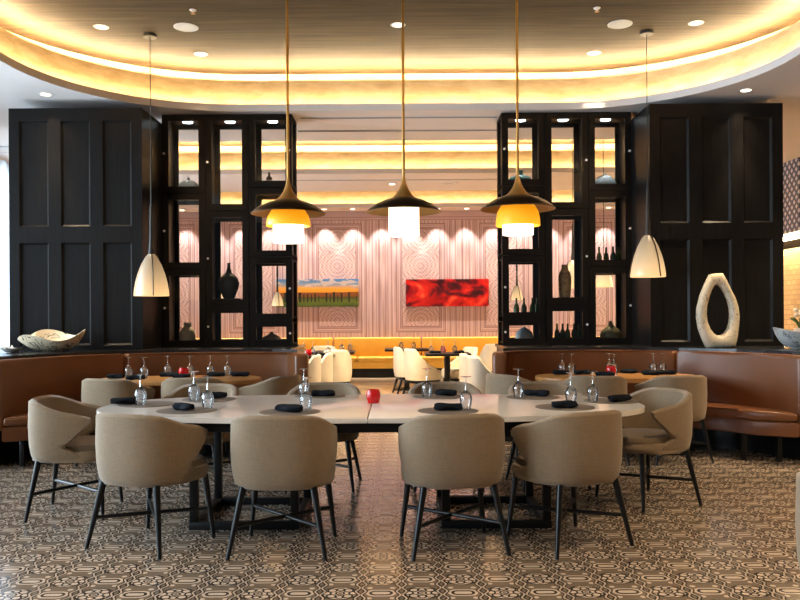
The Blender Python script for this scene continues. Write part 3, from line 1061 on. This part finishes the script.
def napkin_mesh(seed, flat=1.0):
    """a rolled cloth: flattened tube with an overlapping flap and uneven folds"""
    rnd = random.Random(seed)
    m = MB()
    L, n, seg = 0.172 + 0.012 * math.sin(seed * 2.1), 15, 18
    rings = []
    for i in range(n):
        u = -1 + 2 * i / (n - 1)
        end = 1.0 - 0.28 * abs(u) ** 8
        ring = []
        for k in range(seg):
            a = 2 * PI * k / seg
            r = (1 + 0.10 * math.sin(3 * a + u * 2.6 + seed) + 0.06 * math.sin(5 * a - u * 4 + seed) + 0.08 * math.sin(u * 3 + seed * 1.7)) * end
            flap = 0.006 if 0.6 < a < 2.0 else 0.0
            y = 0.033 * r * math.copysign(abs(math.cos(a)) ** 0.8, math.cos(a))
            z = 0.019 * flat * r * math.copysign(abs(math.sin(a)) ** 0.8, math.sin(a)) + flap
            y += 0.004 * math.sin(u * 5 + seed)
            ring.append(m.bm.verts.new((u * L / 2 + 0.003 * math.sin(a * 2 + seed), y, z)))
        rings.append(ring)
    for a, b in zip(rings, rings[1:]):
        for k in range(seg):
            m.bm.faces.new((a[k], a[(k + 1) % seg], b[(k + 1) % seg], b[k]))
    for r, sgn in ((rings[0], -1), (rings[-1], 1)):
        c = Vector((0, 0, 0))
        for v in r: c += v.co
        c /= seg
        cv = m.bm.verts.new(c - Vector((sgn * 0.012, 0, 0)))
        for k in range(seg):
            m.bm.faces.new((r[k], r[(k + 1) % seg], cv))
    zmin = min(v.co.z for v in m.bm.verts)
    for v in m.bm.verts: v.co.z -= zmin
    o = m.build('napkin', MAT['napkin'], angle=55)
    return o


def napkin(p, rz, label, group, seed, flat=1.0):
    o = napkin_mesh(seed, flat)
    o.location = p
    o.rotation_euler.z = math.radians(rz)
    return tag(o, label, 'napkin', group)


SET = [  # seat, placemat px, glass px, napkin px, napkin turn
    ('left end seat', (147, 404.5), (140.5, 405), (124, 404.5), 20),
    ('far leftmost seat', (209, 399.5), (194, 400.5), (214, 398.5), 5),
    ('near left corner seat', (187, 410.6), (207.6, 408.5), (183.5, 410.5), -38),
    ('far seat left of the candle', (320, 395.8), (304, 396.8), (323, 396.2), -8),
    ('near seat left of the candle', (290, 412), (306, 410.5), (289, 412), -28),
    ('far seat right of the candle', (439, 396.5), (427, 397.2), (446, 395.6), -22),
    ('near seat right of the candle', (448, 411), (466, 409.3), (448, 410.5), 4),
    ('far rightmost seat', (533, 397.2), (518.5, 398), (536.5, 396), -28),
    ('near right corner seat', (565, 407.3), (571, 403), (564.5, 408), 3),
    ('right end seat', (612, 401), (593, 401.8), (620, 401.6), 22),
]
for i, (seat, m, g, nk, rz) in enumerate(SET):
    pm = on_z(*m, TH)
    placemat(pm, 'round brown placemat of the %s on the white table' % seat, 'placemats on the white table')
    pg, pn = on_z(*g, TH + .004), on_z(*nk, TH + .004)
    zof = lambda p: TH + (0.0042 if (Vector((p.x, p.y)) - Vector((pm.x, pm.y))).length < 0.2 else 0.0002)
    pg.z, pn.z = zof(pg), zof(pn)
    wine_glass(pg, 'upturned wine glass of the %s on the white table' % seat, 'wine glasses on the white table')
    napkin(pn, rz, 'rolled black napkin of the %s on the white table' % seat, 'napkins on the white table', i)

votive = None


def candle(p, label, k=1.0):
    global votive
    if votive is None:
        t = thing('candle_holder', label, 'candle')
        MB().lathe([(0, 0), (.036, 0), (.041, .006), (.049, .04), (.049, .06), (.043, .088), (.040, .094), (.036, .092), (.043, .06), (.042, .03), (.034, .012), (0, .012)], 28).build('glass_cup', MAT['red_glass'], t, angle=60)
        MB().lathe([(0, .0125), (.03, .0125), (.03, .04), (0, .042)], 16).build('candle', MAT['wax'], t)
        votive = t
        o = t
    else:
        o = copy_tree(votive)
    o.location = p
    return tag(o, label, 'candle')


candle(on_z(373.5, 403, TH), 'red glass candle holder in the middle of the white table')

# ------------------------------------------------------------------ honey oak banquette tables
def oak_table(xc, yc, label):
    t = thing('banquette_table', label, 'table', (xc, yc, 0))
    MB().prism(rrect(-0.79, 0.79, -0.36, 0.36, 0.3, 8), 0.71, 0.75, 0.006, 2).build('table_top', MAT['wood'], t, angle=30)
    for s in (-1, 1):
        MB().tube((s * 0.42, 0, 0.02), (s * 0.42, 0, 0.71), 0.035, 0.035, 16).build('pedestal', MAT['steel'], t)
        MB().prism(rrect(s * 0.42 - 0.2, s * 0.42 + 0.2, -0.2, 0.2, 0.05, 4), 0, 0.02, 0.004, 1).build('foot_plate', MAT['steel'], t)
    return t


oak_table(-2.17, 7.86, 'honey oak table in front of the left banquette')
oak_table(2.13, 7.86, 'honey oak table in front of the right banquette')
GW, GN, GMt = 'wine glasses on the oak tables', 'napkins on the oak tables', 'placemats on the oak tables'
ordn = ('first', 'second', 'third', 'fourth', 'fifth', 'sixth')
for side, glasses, naps, cnd in (
    ('left', [(128.6, 378), (144, 378.5), (168.5, 376), (190, 376.5), (212, 375.5), (231.5, 374.5)], [(121, 377.5, 0), (135.5, 380, 5), (176, 375, 0), (182, 378.6, 8), (222, 374.6, 0), (240, 376.4, 4)], (184.5, 377)),
    ('right', [(561, 373.5), (571.5, 374), (605.5, 372.6), (614, 374.6), (651.5, 373), (662.5, 373.4)], [(557, 373.2, 0), (572, 371.0, 0), (600, 374.8, -8), (621, 371.6, 0), (651, 375, -6), (666, 374.6, 0)], (611, 375.5))):
    yb = lambda p: Vector((p.x, min(max(p.y, 7.58), 8.15), p.z))
    for i, g in enumerate(glasses):
        wine_glass(yb(on_z(*g, 0.7502)), '%s upturned wine glass from the left on the %s oak table' % (ordn[i], side), GW)
    gp = [yb(on_z(*g, 0.7502)) for g in glasses]
    q = yb(on_z(*cnd, 0.7502))
    while any((q - g).length < 0.1 for g in gp):
        q.y -= 0.02
    candle(q, 'red glass candle holder on the %s oak table' % side)
    gp.append(q)
    for i, (a, b, rz) in enumerate(naps):
        q = yb(on_z(a, b, 0.7502))
        while any(abs(q.x - g.x) < 0.15 and abs(q.y - g.y) < 0.08 for g in gp) and q.y > 7.56:
            q.y -= 0.02
        napkin(q, rz, '%s rolled black napkin from the left on the %s oak table' % (ordn[i], side), GN, i + 20)
# ------------------------------------------------------------------ pieces on the ledges
def wavy_bowl(rx, ry, h, rimf, mat, p, label, rz=0.0):
    t = thing('ceramic_bowl', label, 'bowl', p, rz)
    prof = [(0, .03), (.25, .03), (.5, .07), (.75, .38), (.92, .72), (1.0, 1.0), (.965, 1.0), (.88, .74), (.7, .42), (.4, .12), (0, .08)]
    def fn(a, r, z):
        k = 1 + 0.06 * math.cos(3 * a + 1) * r
        zz = h * z * (1 + rimf(a) * max(0, z) ** 1.2)
        return (rx * r * k * math.cos(a), ry * r * k * math.sin(a), zz)
    MB().lathe(prof, 48, fn=fn).build('body', mat, t, angle=60)
    MB().lathe([(0, 0), (.3, 0), (.29, .012), (.27, .03), (0, .03)], 28, fn=lambda a, r, z: (rx * r * math.cos(a), ry * r * math.sin(a), z)).build('foot', mat, t)
    return t


wavy_bowl(0.335, 0.23, 0.172, lambda a: 0.24 * math.cos(3 * a) + 0.10 * math.cos(a) + 0.16 * math.sin(a), MAT['bowl'], (-3.62, 8.33, 1.001), 'wide wavy ceramic bowl with black brush marks on the left ledge')
wavy_bowl(0.105, 0.1, 0.05, lambda a: 0.1 * math.cos(2 * a), MAT['bowl_cool'], (-3.94, 8.12, 1.001), 'small shallow dish beside the wavy bowl on the left ledge')
wavy_bowl(0.27, 0.2, 0.19, lambda a: -0.2 * math.cos(a) - 0.14 + 0.06 * math.cos(2 * a), MAT['bowl_cool'], (4.05, 8.12, 1.001), 'white veined bowl with swooping rim at the right end of the ledge')

# ring sculpture from its outline
RO = [(105, 219), (80, 222), (60, 262), (42, 305), (28, 360), (27, 395), (34, 440), (48, 478), (65, 516), (95, 516), (122, 516), (150, 516), (178, 516), (188, 470), (194, 425), (196, 390), (192, 355), (180, 318), (160, 278), (145, 245), (130, 218)]
RI = [(105, 264), (96, 270), (86, 286), (76, 312), (67, 350), (65, 380), (69, 412), (78, 438), (92, 456), (103, 464), (115, 467), (127, 464), (139, 456), (150, 440), (157, 415), (160, 385), (158, 355), (150, 325), (139, 300), (127, 280), (115, 268)]
ys_ = 8.34
sc = ys_ / FPX / 4.0
mk = lambda p: Vector(((p[0] - 115) * sc, 0, (516 - p[1]) * sc))
m = MB()
n = len(RO)
rings = []
for k in range(n):
    o_, i_ = mk(RO[k]), mk(RI[k])
    c, h = (o_ + i_) / 2, (o_ - i_) / 2
    th = 0.055 + 0.02 * max(0, 1 - c.z / 0.25)
    ring_ = []
    for q in range(12):
        a = 2 * PI * q / 12
        ca, sa = math.copysign(abs(math.cos(a)) ** 0.7, math.cos(a)), math.copysign(abs(math.sin(a)) ** 0.7, math.sin(a))
        pt = c + h * ca + Vector((0, th * sa, 0))
        ring_.append(m.bm.verts.new((pt.x, pt.y, max(0.0, pt.z))))
    rings.append(ring_)
for k in range(n):
    for q in range(12):
        a, b = rings[k], rings[(k + 1) % n]
        m.bm.faces.new((a[q], a[(q + 1) % 12], b[(q + 1) % 12], b[q]))
sculp = m.build('ring_sculpture', MAT['marble'], angle=70)
sculp.location = ((718.5 - CX) * ys_ / FPX, ys_, 1.001)
tag(sculp, 'tall cream marble ring sculpture with teardrop hole on the right ledge', 'sculpture')

# flower pot seen past the right pillar
pl = thing('flower_pot', 'small white flowers in a pot on the tiled counter at far right', 'plant', (6.38, 12.75, 0))
MB().box(-0.16, 0.16, -0.16, 0.16, 0, 0.95, 0.01).build('stand', MAT['wood'], pl)
MB().lathe([(0, .95), (.08, .95), (.1, 1.12), (.09, 1.12), (0, 1.1)], 18).build('pot', MAT['white'], pl)
lf, pe = MB(), MB()
for k in range(10):
    a = k * 2.4
    lf.pipe([(0, 0, 1.1), (.06 * math.cos(a), .06 * math.sin(a), 1.22), (.14 * math.cos(a), .14 * math.sin(a), 1.28)], 0.016, 6)
for k in range(6):
    a = k * 1.1
    c = (.07 * math.cos(a), .07 * math.sin(a), 1.33 + 0.04 * (k % 3))
    pe.lathe([(0, -.04), (.03, -.03), (.045, 0), (.03, .03), (0, .035)], 8, c)
lf.build('leaves', MAT['leaf'], pl)
pe.build('flowers', MAT['petal'], pl)

# ------------------------------------------------------------------ far dining zone
fb = thing('wall_banquette', 'long mustard leather banquette along the back wall', 'banquette', (0, YB, 0))
edges = [-5.55, -3.5, -1.51, 0.48, 2.47, 4.46, 6.4]
for a, b in zip(edges, edges[1:]):
    MB().box(a + .012, b - .012, -0.17, -0.01, 0.34, 0.87, 0.035, 3).build('backrest', MAT['mustard'], fb, angle=50)
cz = [-5.5, -3.9, -2.3, -0.95, 0.95, 2.9, 4.6, 6.3]
for a, b in zip(cz, cz[1:]):
    MB().box(a + .008, b - .008, -0.68, -0.172, 0.34, 0.45, 0.03, 3).build('seat_cushion', MAT['mustard'], fb, angle=50)
MB().box(-5.5, 6.3, -0.66, -0.18, 0.2, 0.338, 0.01).build('seat_base', MAT['mustard'], fb)
MB().box(-5.5, 6.3, -0.55, -0.2, 0.0, 0.2).build('plinth', MAT['dark'], fb)

E_CR = [(0.0, 112), (1.0, 112)]
cream_src = None


def place_cream(x, y, rz, label):
    global cream_src
    if cream_src is None:
        t = thing('dining_chair', label, 'chair')
        top = lambda q: lerp([(0, 0.80), (0.28, 0.80), (0.38, 0.785), (0.55, 0.67), (0.8, 0.53), (1.0, 0.475)], q)
        tub_shell(0.27, 0.285, 0.30, top, lambda v: 118, lambda z: interp([(.3, .93), (.42, 1.0), (.8, 1.0)], z), 0.05, [0, .05, .15, .3, .5, .7, .85, .95, 1], 28).build('backrest', MAT['cream'], t, angle=60)
        MB().prism(superellipse(0.24, 0.23, 0.29, 0.5), 0.30, 0.45, 0.03, 3).build('seat', MAT['cream'], t, angle=60)
        MB().prism(superellipse(0.23, 0.23, 0.26, 0.5), 0.255, 0.30).build('seat_rail', MAT['dark'], t)
        for sx, sy in ((-1, -1), (1, -1), (-1, 1), (1, 1)):
            MB().tube((sx * .19, sy * .19, .256), (sx * .2, sy * (.27 if sy < 0 else .22), 0), .024, .016, 10).build('leg', MAT['dark'], t)
        cream_src = t
        o = t
    else:
        o = copy_tree(cream_src)
    o.location = (x, y, 0)
    o.rotation_euler = (0, 0, math.radians(rz))
    return tag(o, label, 'chair', 'cream leather chairs in the far dining zone')


def dark_table(x, y, w, d, label, mat='dark'):
    t = thing('pedestal_table', label, 'table', (x, y, 0))
    MB().prism(rrect(-w / 2, w / 2, -d / 2, d / 2, 0.04, 3), 0.71, 0.75, 0.004, 1).build('table_top', MAT[mat], t)
    MB().tube((0, 0, 0.02), (0, 0, 0.71), 0.05, 0.05, 14).build('pedestal', MAT['dark'], t)
    MB().prism(rrect(-.25, .25, -.25, .25, 0.04, 3), 0, 0.022, 0.004, 1).build('foot_plate', MAT['dark'], t)
    return t


dark_table(-1.66, 12.45, 1.25, 0.75, 'dark pedestal table with red candle in the far room, beside the left cabinet')
place_cream(-1.40, 11.22, 86, 'cream leather chair nearest the left banquette arm, facing left')
place_cream(-1.28, 11.78, 88, 'cream leather chair just behind the one nearest the left banquette arm, facing left')
dark_table(-1.25, 13.75, 0.95, 0.75, 'dark pedestal table behind the white chair on the left of the aisle')
place_cream(-1.06, 13.05, 8, 'pale leather chair alone on the left of the aisle, back to the viewer')
place_cream(-1.35, 14.4, 190, 'pale leather chair behind the second table on the left of the aisle')
dark_table(0.76, 12.95, 0.72, 0.72, 'dark pedestal table between cream chairs in the middle of the far room')
place_cream(0.36, 13.2, -64, 'cream leather chair left of the middle far table, facing right')
place_cream(0.17, 13.95, -78, 'cream leather chair further back left of the middle far table')
place_cream(1.02, 13.62, 118, 'cream leather chair right of the middle far table, facing left')
dark_table(0.12, 14.75, 0.8, 0.7, 'dark pedestal table near the mustard banquette, behind the cream chairs')
dark_table(1.86, 10.8, 0.75, 0.75, 'brown topped table beside the arm of the right banquette', 'wood')
place_cream(1.19, 10.72, -76, 'cream leather chair nearest the right banquette arm, facing right')
place_cream(1.13, 11.38, -84, 'cream leather chair directly behind the nearest right cream chair')
place_cream(1.76, 15.3, 8, 'cream leather chair by the right cabinet, close to the mustard banquette')
for i, (x, y) in enumerate(((-1.74, 12.4), (-1.5, 12.45), (-1.36, 12.4), (-1.12, 12.45))):
    wine_glass((x, y, 0.7502), '%s upturned glass from the left on the far left table' % ordn[i], 'glasses in the far room')
candle((-1.4, 12.24, 0.7502), 'red candle holder on the dark table beside the left cabinet')
napkin((-1.22, 12.2, 0.7502), 5, 'rolled black napkin on the dark table beside the left cabinet', 'napkins in the far room', 41)
for i, (x, y) in enumerate(((0.50, 12.9), (0.68, 12.85), (0.88, 12.9))):
    wine_glass((x, y, 0.7502), '%s upturned glass from the left on the middle far table' % ordn[i], 'glasses in the far room')
candle((0.70, 13.05, 0.7502), 'red candle holder on the middle far table')
for i, x in enumerate((0.56, 0.94)):
    napkin((x, 12.75, 0.7502), 4, '%s black napkin on the middle far table' % ('left', 'right')[i], 'napkins in the far room', 43 + i)
for i, (x, y) in enumerate(((-1.0, 13.7), (-0.86, 13.75))):
    wine_glass((x, y, 0.7502), '%s upturned glass behind the pale chair left of the aisle' % ('left', 'right')[i], 'glasses in the far room')
for i, x in enumerate((0.02, 0.25)):
    wine_glass((x, 14.75, 0.7502), '%s upturned glass on the table near the mustard banquette' % ('left', 'right')[i], 'glasses in the far room')


# paintings
def painting(x0, x1, z0, z1, mat, label):
    o = MB().box(-(x1 - x0) / 2, (x1 - x0) / 2, -0.045, 0.0, -(z1 - z0) / 2, (z1 - z0) / 2).build('canvas_picture', mat, smooth=False)
    o.location = ((x0 + x1) / 2, YB - 0.002, (z0 + z1) / 2)
    return tag(o, label, 'picture')


a, b = at(276, 307, YB), at(358.5, 279, YB)
painting(a.x, b.x, a.z, b.z, make_sunset(b.x - a.x, b.z - a.z), 'wide sunset landscape picture with dark trees on the back wall')
a, b = at(406, 306.5, YB), at(488.5, 279, YB)
painting(a.x, b.x, a.z, b.z, make_canyon(), 'wide red abstract canyon picture on the back wall')

# ------------------------------------------------------------------ big bronze pendants over the white table
def bronze_pendant(p, amber_b, cyl_b, label):
    t = thing('pendant_lamp', label, 'lamp', p)
    prof = [(.009, .24), (.013, .215), (.020, .185), (.033, .15), (.052, .12), (.072, .098), (.095, .085)]
    MB().lathe(prof, 40).build('trumpet_cap', MAT['bronze'], t, angle=60)
    MB().lathe([(.095, .0852), (.14, .072), (.19, .048), (.232, .018), (.25, .002), (.25, -.003)], 48).build('brim', MAT['rim'], t, angle=60)
    MB().lathe([(.2495, -.0035), (.225, .012), (.18, .036), (.12, .058), (.06, .068), (0, .07)], 48).build('brim_lining', MAT['lining'], t, angle=60)
    MB().tube((0, 0, 0.238), (0, 0, TRAY_Z - p[2] - 0.02), 0.009, 0.009, 12).build('rod', MAT['rod'], t)
    MB().tube((0, 0, TRAY_Z - p[2] - 0.022), (0, 0, TRAY_Z - p[2]), 0.06, 0.06, 20).build('ceiling_rose', MAT['rod'], t)
    if amber_b:
        MB().lathe([(.09, .035), (.115, .02), (.138, -.02), (.147, -amber_b * .6), (.149, -amber_b), (.143, -amber_b), (.13, -.02), (.085, .03)], 40).build('amber_shade', MAT['amber'], t, angle=60)
    MB().lathe([(0, .04), (.1, .04), (.103, .03), (.103, -cyl_b), (.097, -cyl_b), (.097, -cyl_b + .01), (0, -cyl_b + .02)], 40).build('white_shade', MAT['shade'], t, angle=40)
    return t


bronze_pendant((-0.75, 5.4, 2.045), .085, .195, 'bronze pendant lamp with amber bowl and white shade, leftmost of three')
bronze_pendant((0.03, 5.4, 2.055), 0, .165, 'bronze pendant lamp with only a white shade, middle of three')
bronze_pendant((0.80, 5.4, 2.068), .115, .175, 'bronze pendant lamp with amber bowl and white shade, rightmost of three')

# ------------------------------------------------------------------ opal cone pendants
def cone_pendant(p, ztop, label, k=1.0):
    t = thing('pendant_lamp', label, 'lamp', p)
    prof = [(.178, 0), (.18, .01), (.176, .06), (.163, .14), (.14, .23), (.105, .325), (.065, .4), (.03, .44)]
    prof = [(r * k, z * k) for r, z in prof]
    MB().lathe(prof + [(r - .006, z) for r, z in prof[::-1][1:]], 36).build('opal_shade', MAT['opal'], t, angle=60)
    for q in range(3):
        a = 0.9 + q * 2 * PI / 3
        pts = [(r * 1.02 * math.cos(a) + .003, r * 1.02 * math.sin(a), z) for r, z in [(.192 * k, -.0)] + [(r + .004, z) for r, z in prof[2:]]]
        MB().pipe(pts, 0.0065, 6).build('rib', MAT['rim'], t)
    MB().tube((0, 0, .42 * k), (0, 0, .56), 0.034 * k, 0.02 * k, 14).build('neck', MAT['cable'], t)
    MB().tube((0, 0, .55), (0, 0, .95), 0.019, 0.012, 10).build('stem', MAT['cable'], t)
    MB().tube((0, 0, .94), (0, 0, ztop - p[2] - .02), 0.005, 0.005, 8).build('cable', MAT['cable'], t)
    MB().tube((0, 0, ztop - p[2] - .03), (0, 0, ztop - p[2]), 0.07, 0.07, 20).build('ceiling_rose', MAT['cable'], t)
    return t


YP = 8.4
q = at(151.5, 296, YP)
cone_pendant((q.x, YP, q.z), TRAY_Z, 'opal cone pendant lamp over the left oak table')
q = at(648, 277, YP)
cone_pendant((q.x, YP, q.z), TRAY_Z, 'opal cone pendant lamp over the right oak table')
for px, py, d, lab in ((217.5, 299, 12.0, 'opal cone pendant lamp seen through the left cabinet beside the black vase'), (573, 288, 12.0, 'opal cone pendant lamp seen through the right cabinet beside the patterned vase'),
                       (277.5, 306, 15.0, 'small opal cone pendant lamp seen in front of the sunset picture'), (517, 300, 15.0, 'small opal cone pendant lamp seen through the right cabinet above green bottles')):
    q = at(px, py, d)
    cone_pendant((q.x, d, q.z), TRAY_Z if d < 13 else CEIL, lab, 0.95 if d < 13 else 0.6)
q = at(604, 287, 13.0)
dl = thing('pendant_lamp', 'pale drum pendant lamp seen through the outer column of the right cabinet', 'lamp', (q.x, 13.0, q.z))
MB().lathe([(.15, 0), (.115, .18), (.11, .18), (.145, 0)], 30).build('drum_shade', MAT['opal'], dl)
MB().tube((0, 0, .17), (0, 0, TRAY_Z - q.z), 0.006, 0.006, 8).build('cable', MAT['cable'], dl)
MB().tube((-.115, 0, .17), (.115, 0, .17), 0.004, 0.004, 6).build('spider_bar', MAT['cable'], dl)

# ------------------------------------------------------------------ ceiling fittings
dn_src = None


def downlight(p, label, energy=0, spot=75, group=None):
    global dn_src
    if dn_src is None:
        t = thing('downlight', label, 'light')
        MB().lathe([(.05, 0), (.075, -.004), (.078, -.001), (.078, 0)], 24).build('trim_ring', MAT['white'], t)
        MB().lathe([(0, -.0015), (.052, -.0015)], 20).build('lens', MAT['lamp'], t)
        dn_src = t
        o = t
    else:
        o = copy_tree(dn_src)
    o.location = p
    tag(o, label, 'light', group)
    if energy:
        l = bpy.data.lights.new('downlight_beam', 'SPOT')
        l.energy, l.color = energy, (1.0, 0.78, 0.5)
        l.spot_size, l.spot_blend, l.shadow_soft_size = math.radians(spot), 0.7, 0.05
        lo = bpy.data.objects.new('downlight_beam', l)
        COL.objects.link(lo)
        lo.parent = o
        lo.location = (0, 0, -0.02)
    return o


for (px, py, lab) in ((101, 27, 'recessed downlight in the tray, left of the round speaker'), (201, 54, 'recessed downlight in the tray, above the left display cabinet'),
                      (398, 25, 'recessed downlight in the tray beside the middle pendant rod'), (594, 53, 'recessed downlight in the tray, above the right display cabinet'),
                      (696, 23, 'recessed downlight in the tray, right of the round speaker')):
    downlight(on_z(px, py, TRAY_Z - 0.0005), lab, 200, 42)
for (px, py, lab) in ((48, 96, 'recessed downlight in the lower ceiling over the left pillar'), (742, 93, 'recessed downlight in the lower ceiling over the right pillar')):
    p = on_z(px, py, CEIL - 0.0005)
    p.y = min(p.y, 8.55)
    downlight(p, lab, 30, 90)
for (px, py, d, lab) in ((392, 184, 14.5, 'recessed downlight in the rear ceiling strip behind the middle pendant'),):
    downlight((on_z(px, py, CEIL).x, d, CEIL - 0.0005), lab, 40, 80)
for (x, y, z, e, lab) in ((-2.3, 3.4, TRAY_Z, 90, 'added fill downlight in the tray above the left end of the table, out of the picture'), (0.0, 2.9, TRAY_Z, 90, 'added fill downlight in the tray above the viewer side of the table, out of the picture'),  # unseen lamps added as fill for the near chairs and floor
                          (2.3, 3.4, TRAY_Z, 260, 'added fill downlight in the tray above the right end of the table, out of the picture'), (-1.6, 0.3, CEIL, 30, 'added fill downlight in the low ceiling behind the viewer on the left'),
                          (1.6, 0.3, CEIL, 60, 'added fill downlight in the low ceiling behind the viewer on the right'), (-2.2, 11.4, TRAY_Z, 800, 'added unseen downlight in the rear tray over the dark tables at left'),  # rear lamps added out of sight to brighten the far room
                          (0.0, 11.4, TRAY_Z, 900, 'added unseen downlight in the rear tray over the aisle'), (2.6, 11.4, TRAY_Z, 800, 'added unseen downlight in the rear tray behind the right cabinet'), (5.4, 4.2, CEIL, 600, 'added warm fill downlight in the low ceiling right of the table, out of the picture'), (5.4, 7.2, CEIL, 650, 'added warm fill downlight in the low ceiling right of the right banquette, out of the picture'), (4.6, 14.5, CEIL, 500, 'added unseen rear ceiling downlight near the lattice tile')):  # right-hand low ceiling lamps added out of view for warm light
    downlight((x, y, z - 0.0005), lab, e, 120)
for (px, py, lab) in ((186, 27, 'round white ceiling speaker on the left of the tray'), (620, 24, 'round white ceiling speaker on the right of the tray')):
    t = thing('ceiling_speaker', lab, 'speaker', on_z(px, py, TRAY_Z))
    MB().lathe([(.125, 0), (.125, -.006), (.112, -.01), (.11, -.006)], 32).build('bezel', MAT['white'], t)
    MB().lathe([(0, -.007), (.111, -.006)], 32).build('grille', MAT['grille'], t)
for (px, py, lab) in ((193, 10, 'small fire sprinkler head above the left round speaker'), (597, 8, 'small fire sprinkler head above the right round speaker')):
    t = thing('fire_sprinkler', lab, 'sprinkler', on_z(px, py, TRAY_Z))
    MB().lathe([(.035, 0), (.03, -.008), (.012, -.012), (.01, -.03), (0, -.03)], 16).build('body', MAT['white'], t)
    MB().lathe([(0, -.032), (.022, -.033), (.022, -.036), (0, -.037)], 16).build('deflector', MAT['rod'], t)
t = thing('round_vent', 'oval looking round vent in the rear ceiling strip right of the middle rod', 'vent', (on_z(448, 185, CEIL).x, 14.4, CEIL))
MB().lathe([(.16, 0), (.155, -.012), (.1, -.016), (.095, -.008)], 28).build('rim', MAT['white'], t)
MB().lathe([(0, -.012), (.095, -.008)], 28).build('disc', MAT['grille'], t)
for y, w, lab in ((9.62, 1.18, 'slim dark ceiling slot vent between the cabinet tops'), (10.3, 1.3, 'slim dark ceiling slot vent just behind the cabinets'), (14.02, 2.6, 'slim dark ceiling slot vent between the two rear trays')):
    t = thing('slot_vent', lab, 'vent', (0, y, CEIL))
    MB().box(-w, w, -0.02, 0.02, -0.006, -0.0005).build('slot', MAT['cable'], t)
    f = MB()
    f.box(-w, w, -0.026, -0.02, -0.009, -0.0005).box(-w, w, 0.02, 0.026, -0.009, -0.0005)
    f.build('flange', MAT['grille'], t)
t = thing('grille_vent', 'white ceiling grille by the window at the far left', 'vent', (-5.35, 11.3, CEIL))
f = MB()
for k in range(7):
    f.box(-.5, .5, -.15 + k * .05 - .012, -.15 + k * .05 + .012, -.012, -.0005)
f.build('slats', MAT['white'], t)
f = MB()
f.box(-.54, .54, -.2, -.17, -.014, -.0005).box(-.54, .54, .17, .2, -.014, -.0005).box(-.54, -.5, -.2, .2, -.014, -.0005).box(.5, .54, -.2, .2, -.014, -.0005)
f.build('frame', MAT['grille'], t)

# spots washing the back wall
for i in range(18):
    x = at(325.7, 213, YB).x + 0.635 * (i - 7)
    if x > 6.2: continue
    o = downlight((x, 17.86, CEIL - 0.0005), 'wall washer spot in the row along the back wall', 0, 60, 'wall washer spots along the back wall')
    l = bpy.data.lights.new('wall_washer_beam', 'SPOT')
    l.energy, l.color = 140, (1.0, 0.87, 0.74)
    l.spot_size, l.spot_blend, l.shadow_soft_size = math.radians(62), 0.6, 0.03
    lo = bpy.data.objects.new('wall_washer_beam', l)
    COL.objects.link(lo)
    lo.parent = o
    lo.location = (0, 0, -0.02)
    lo.rotation_euler = (math.radians(12), 0, 0)


# ------------------------------------------------------------------ daylight
def area(name, loc, rot, sx, sy, energy, col):
    l = bpy.data.lights.new(name, 'AREA')
    l.shape, l.size, l.size_y, l.energy, l.color = 'RECTANGLE', sx, sy, energy, col
    o = bpy.data.objects.new(name, l)
    COL.objects.link(o)
    o.location, o.rotation_euler = loc, rot
    return o


for i, (a, b) in enumerate(WIN):
    area('window_daylight', (XL - 0.25, (a + b) / 2, 2.0), (0, math.radians(-90), 0), 3.2, b - a, (480, 640, 420)[i], (0.70, 0.86, 1.0))

W = bpy.data.worlds.new('overcast_sky')
SC.world = W
W.use_nodes = True
bg = W.node_tree.nodes['Background']
bg.inputs[0].default_value = (0.78, 0.88, 1.0, 1)
bg.inputs[1].default_value = 0.08

# ------------------------------------------------------------------ camera
cam = bpy.data.cameras.new('camera')
cam.sensor_width = 36.0
cam.lens = 36.0 * FPX / 800.0
cam.shift_y = (HY - 300.0) / 800.0
cam.clip_start = 0.05
co = bpy.data.objects.new('camera', cam)
COL.objects.link(co)
co.matrix_world = Matrix.Translation((0, 0, CAM_Z)) @ Matrix.Rotation(math.radians(90), 4, 'X') @ Matrix.Rotation(-ROLL, 4, 'Z')
SC.camera = co

vs = SC.view_settings
vs.view_transform = 'Standard'
vs.look = 'None'
vs.gamma = 1.0
vs.use_curve_mapping = False
vs.exposure = 0.14
SC.cycles.max_bounces = 8
SC.cycles.transparent_max_bounces = 24
SC.cycles.sample_clamp_indirect = 6.0
SC.cycles.caustics_reflective = False
SC.cycles.caustics_refractive = False
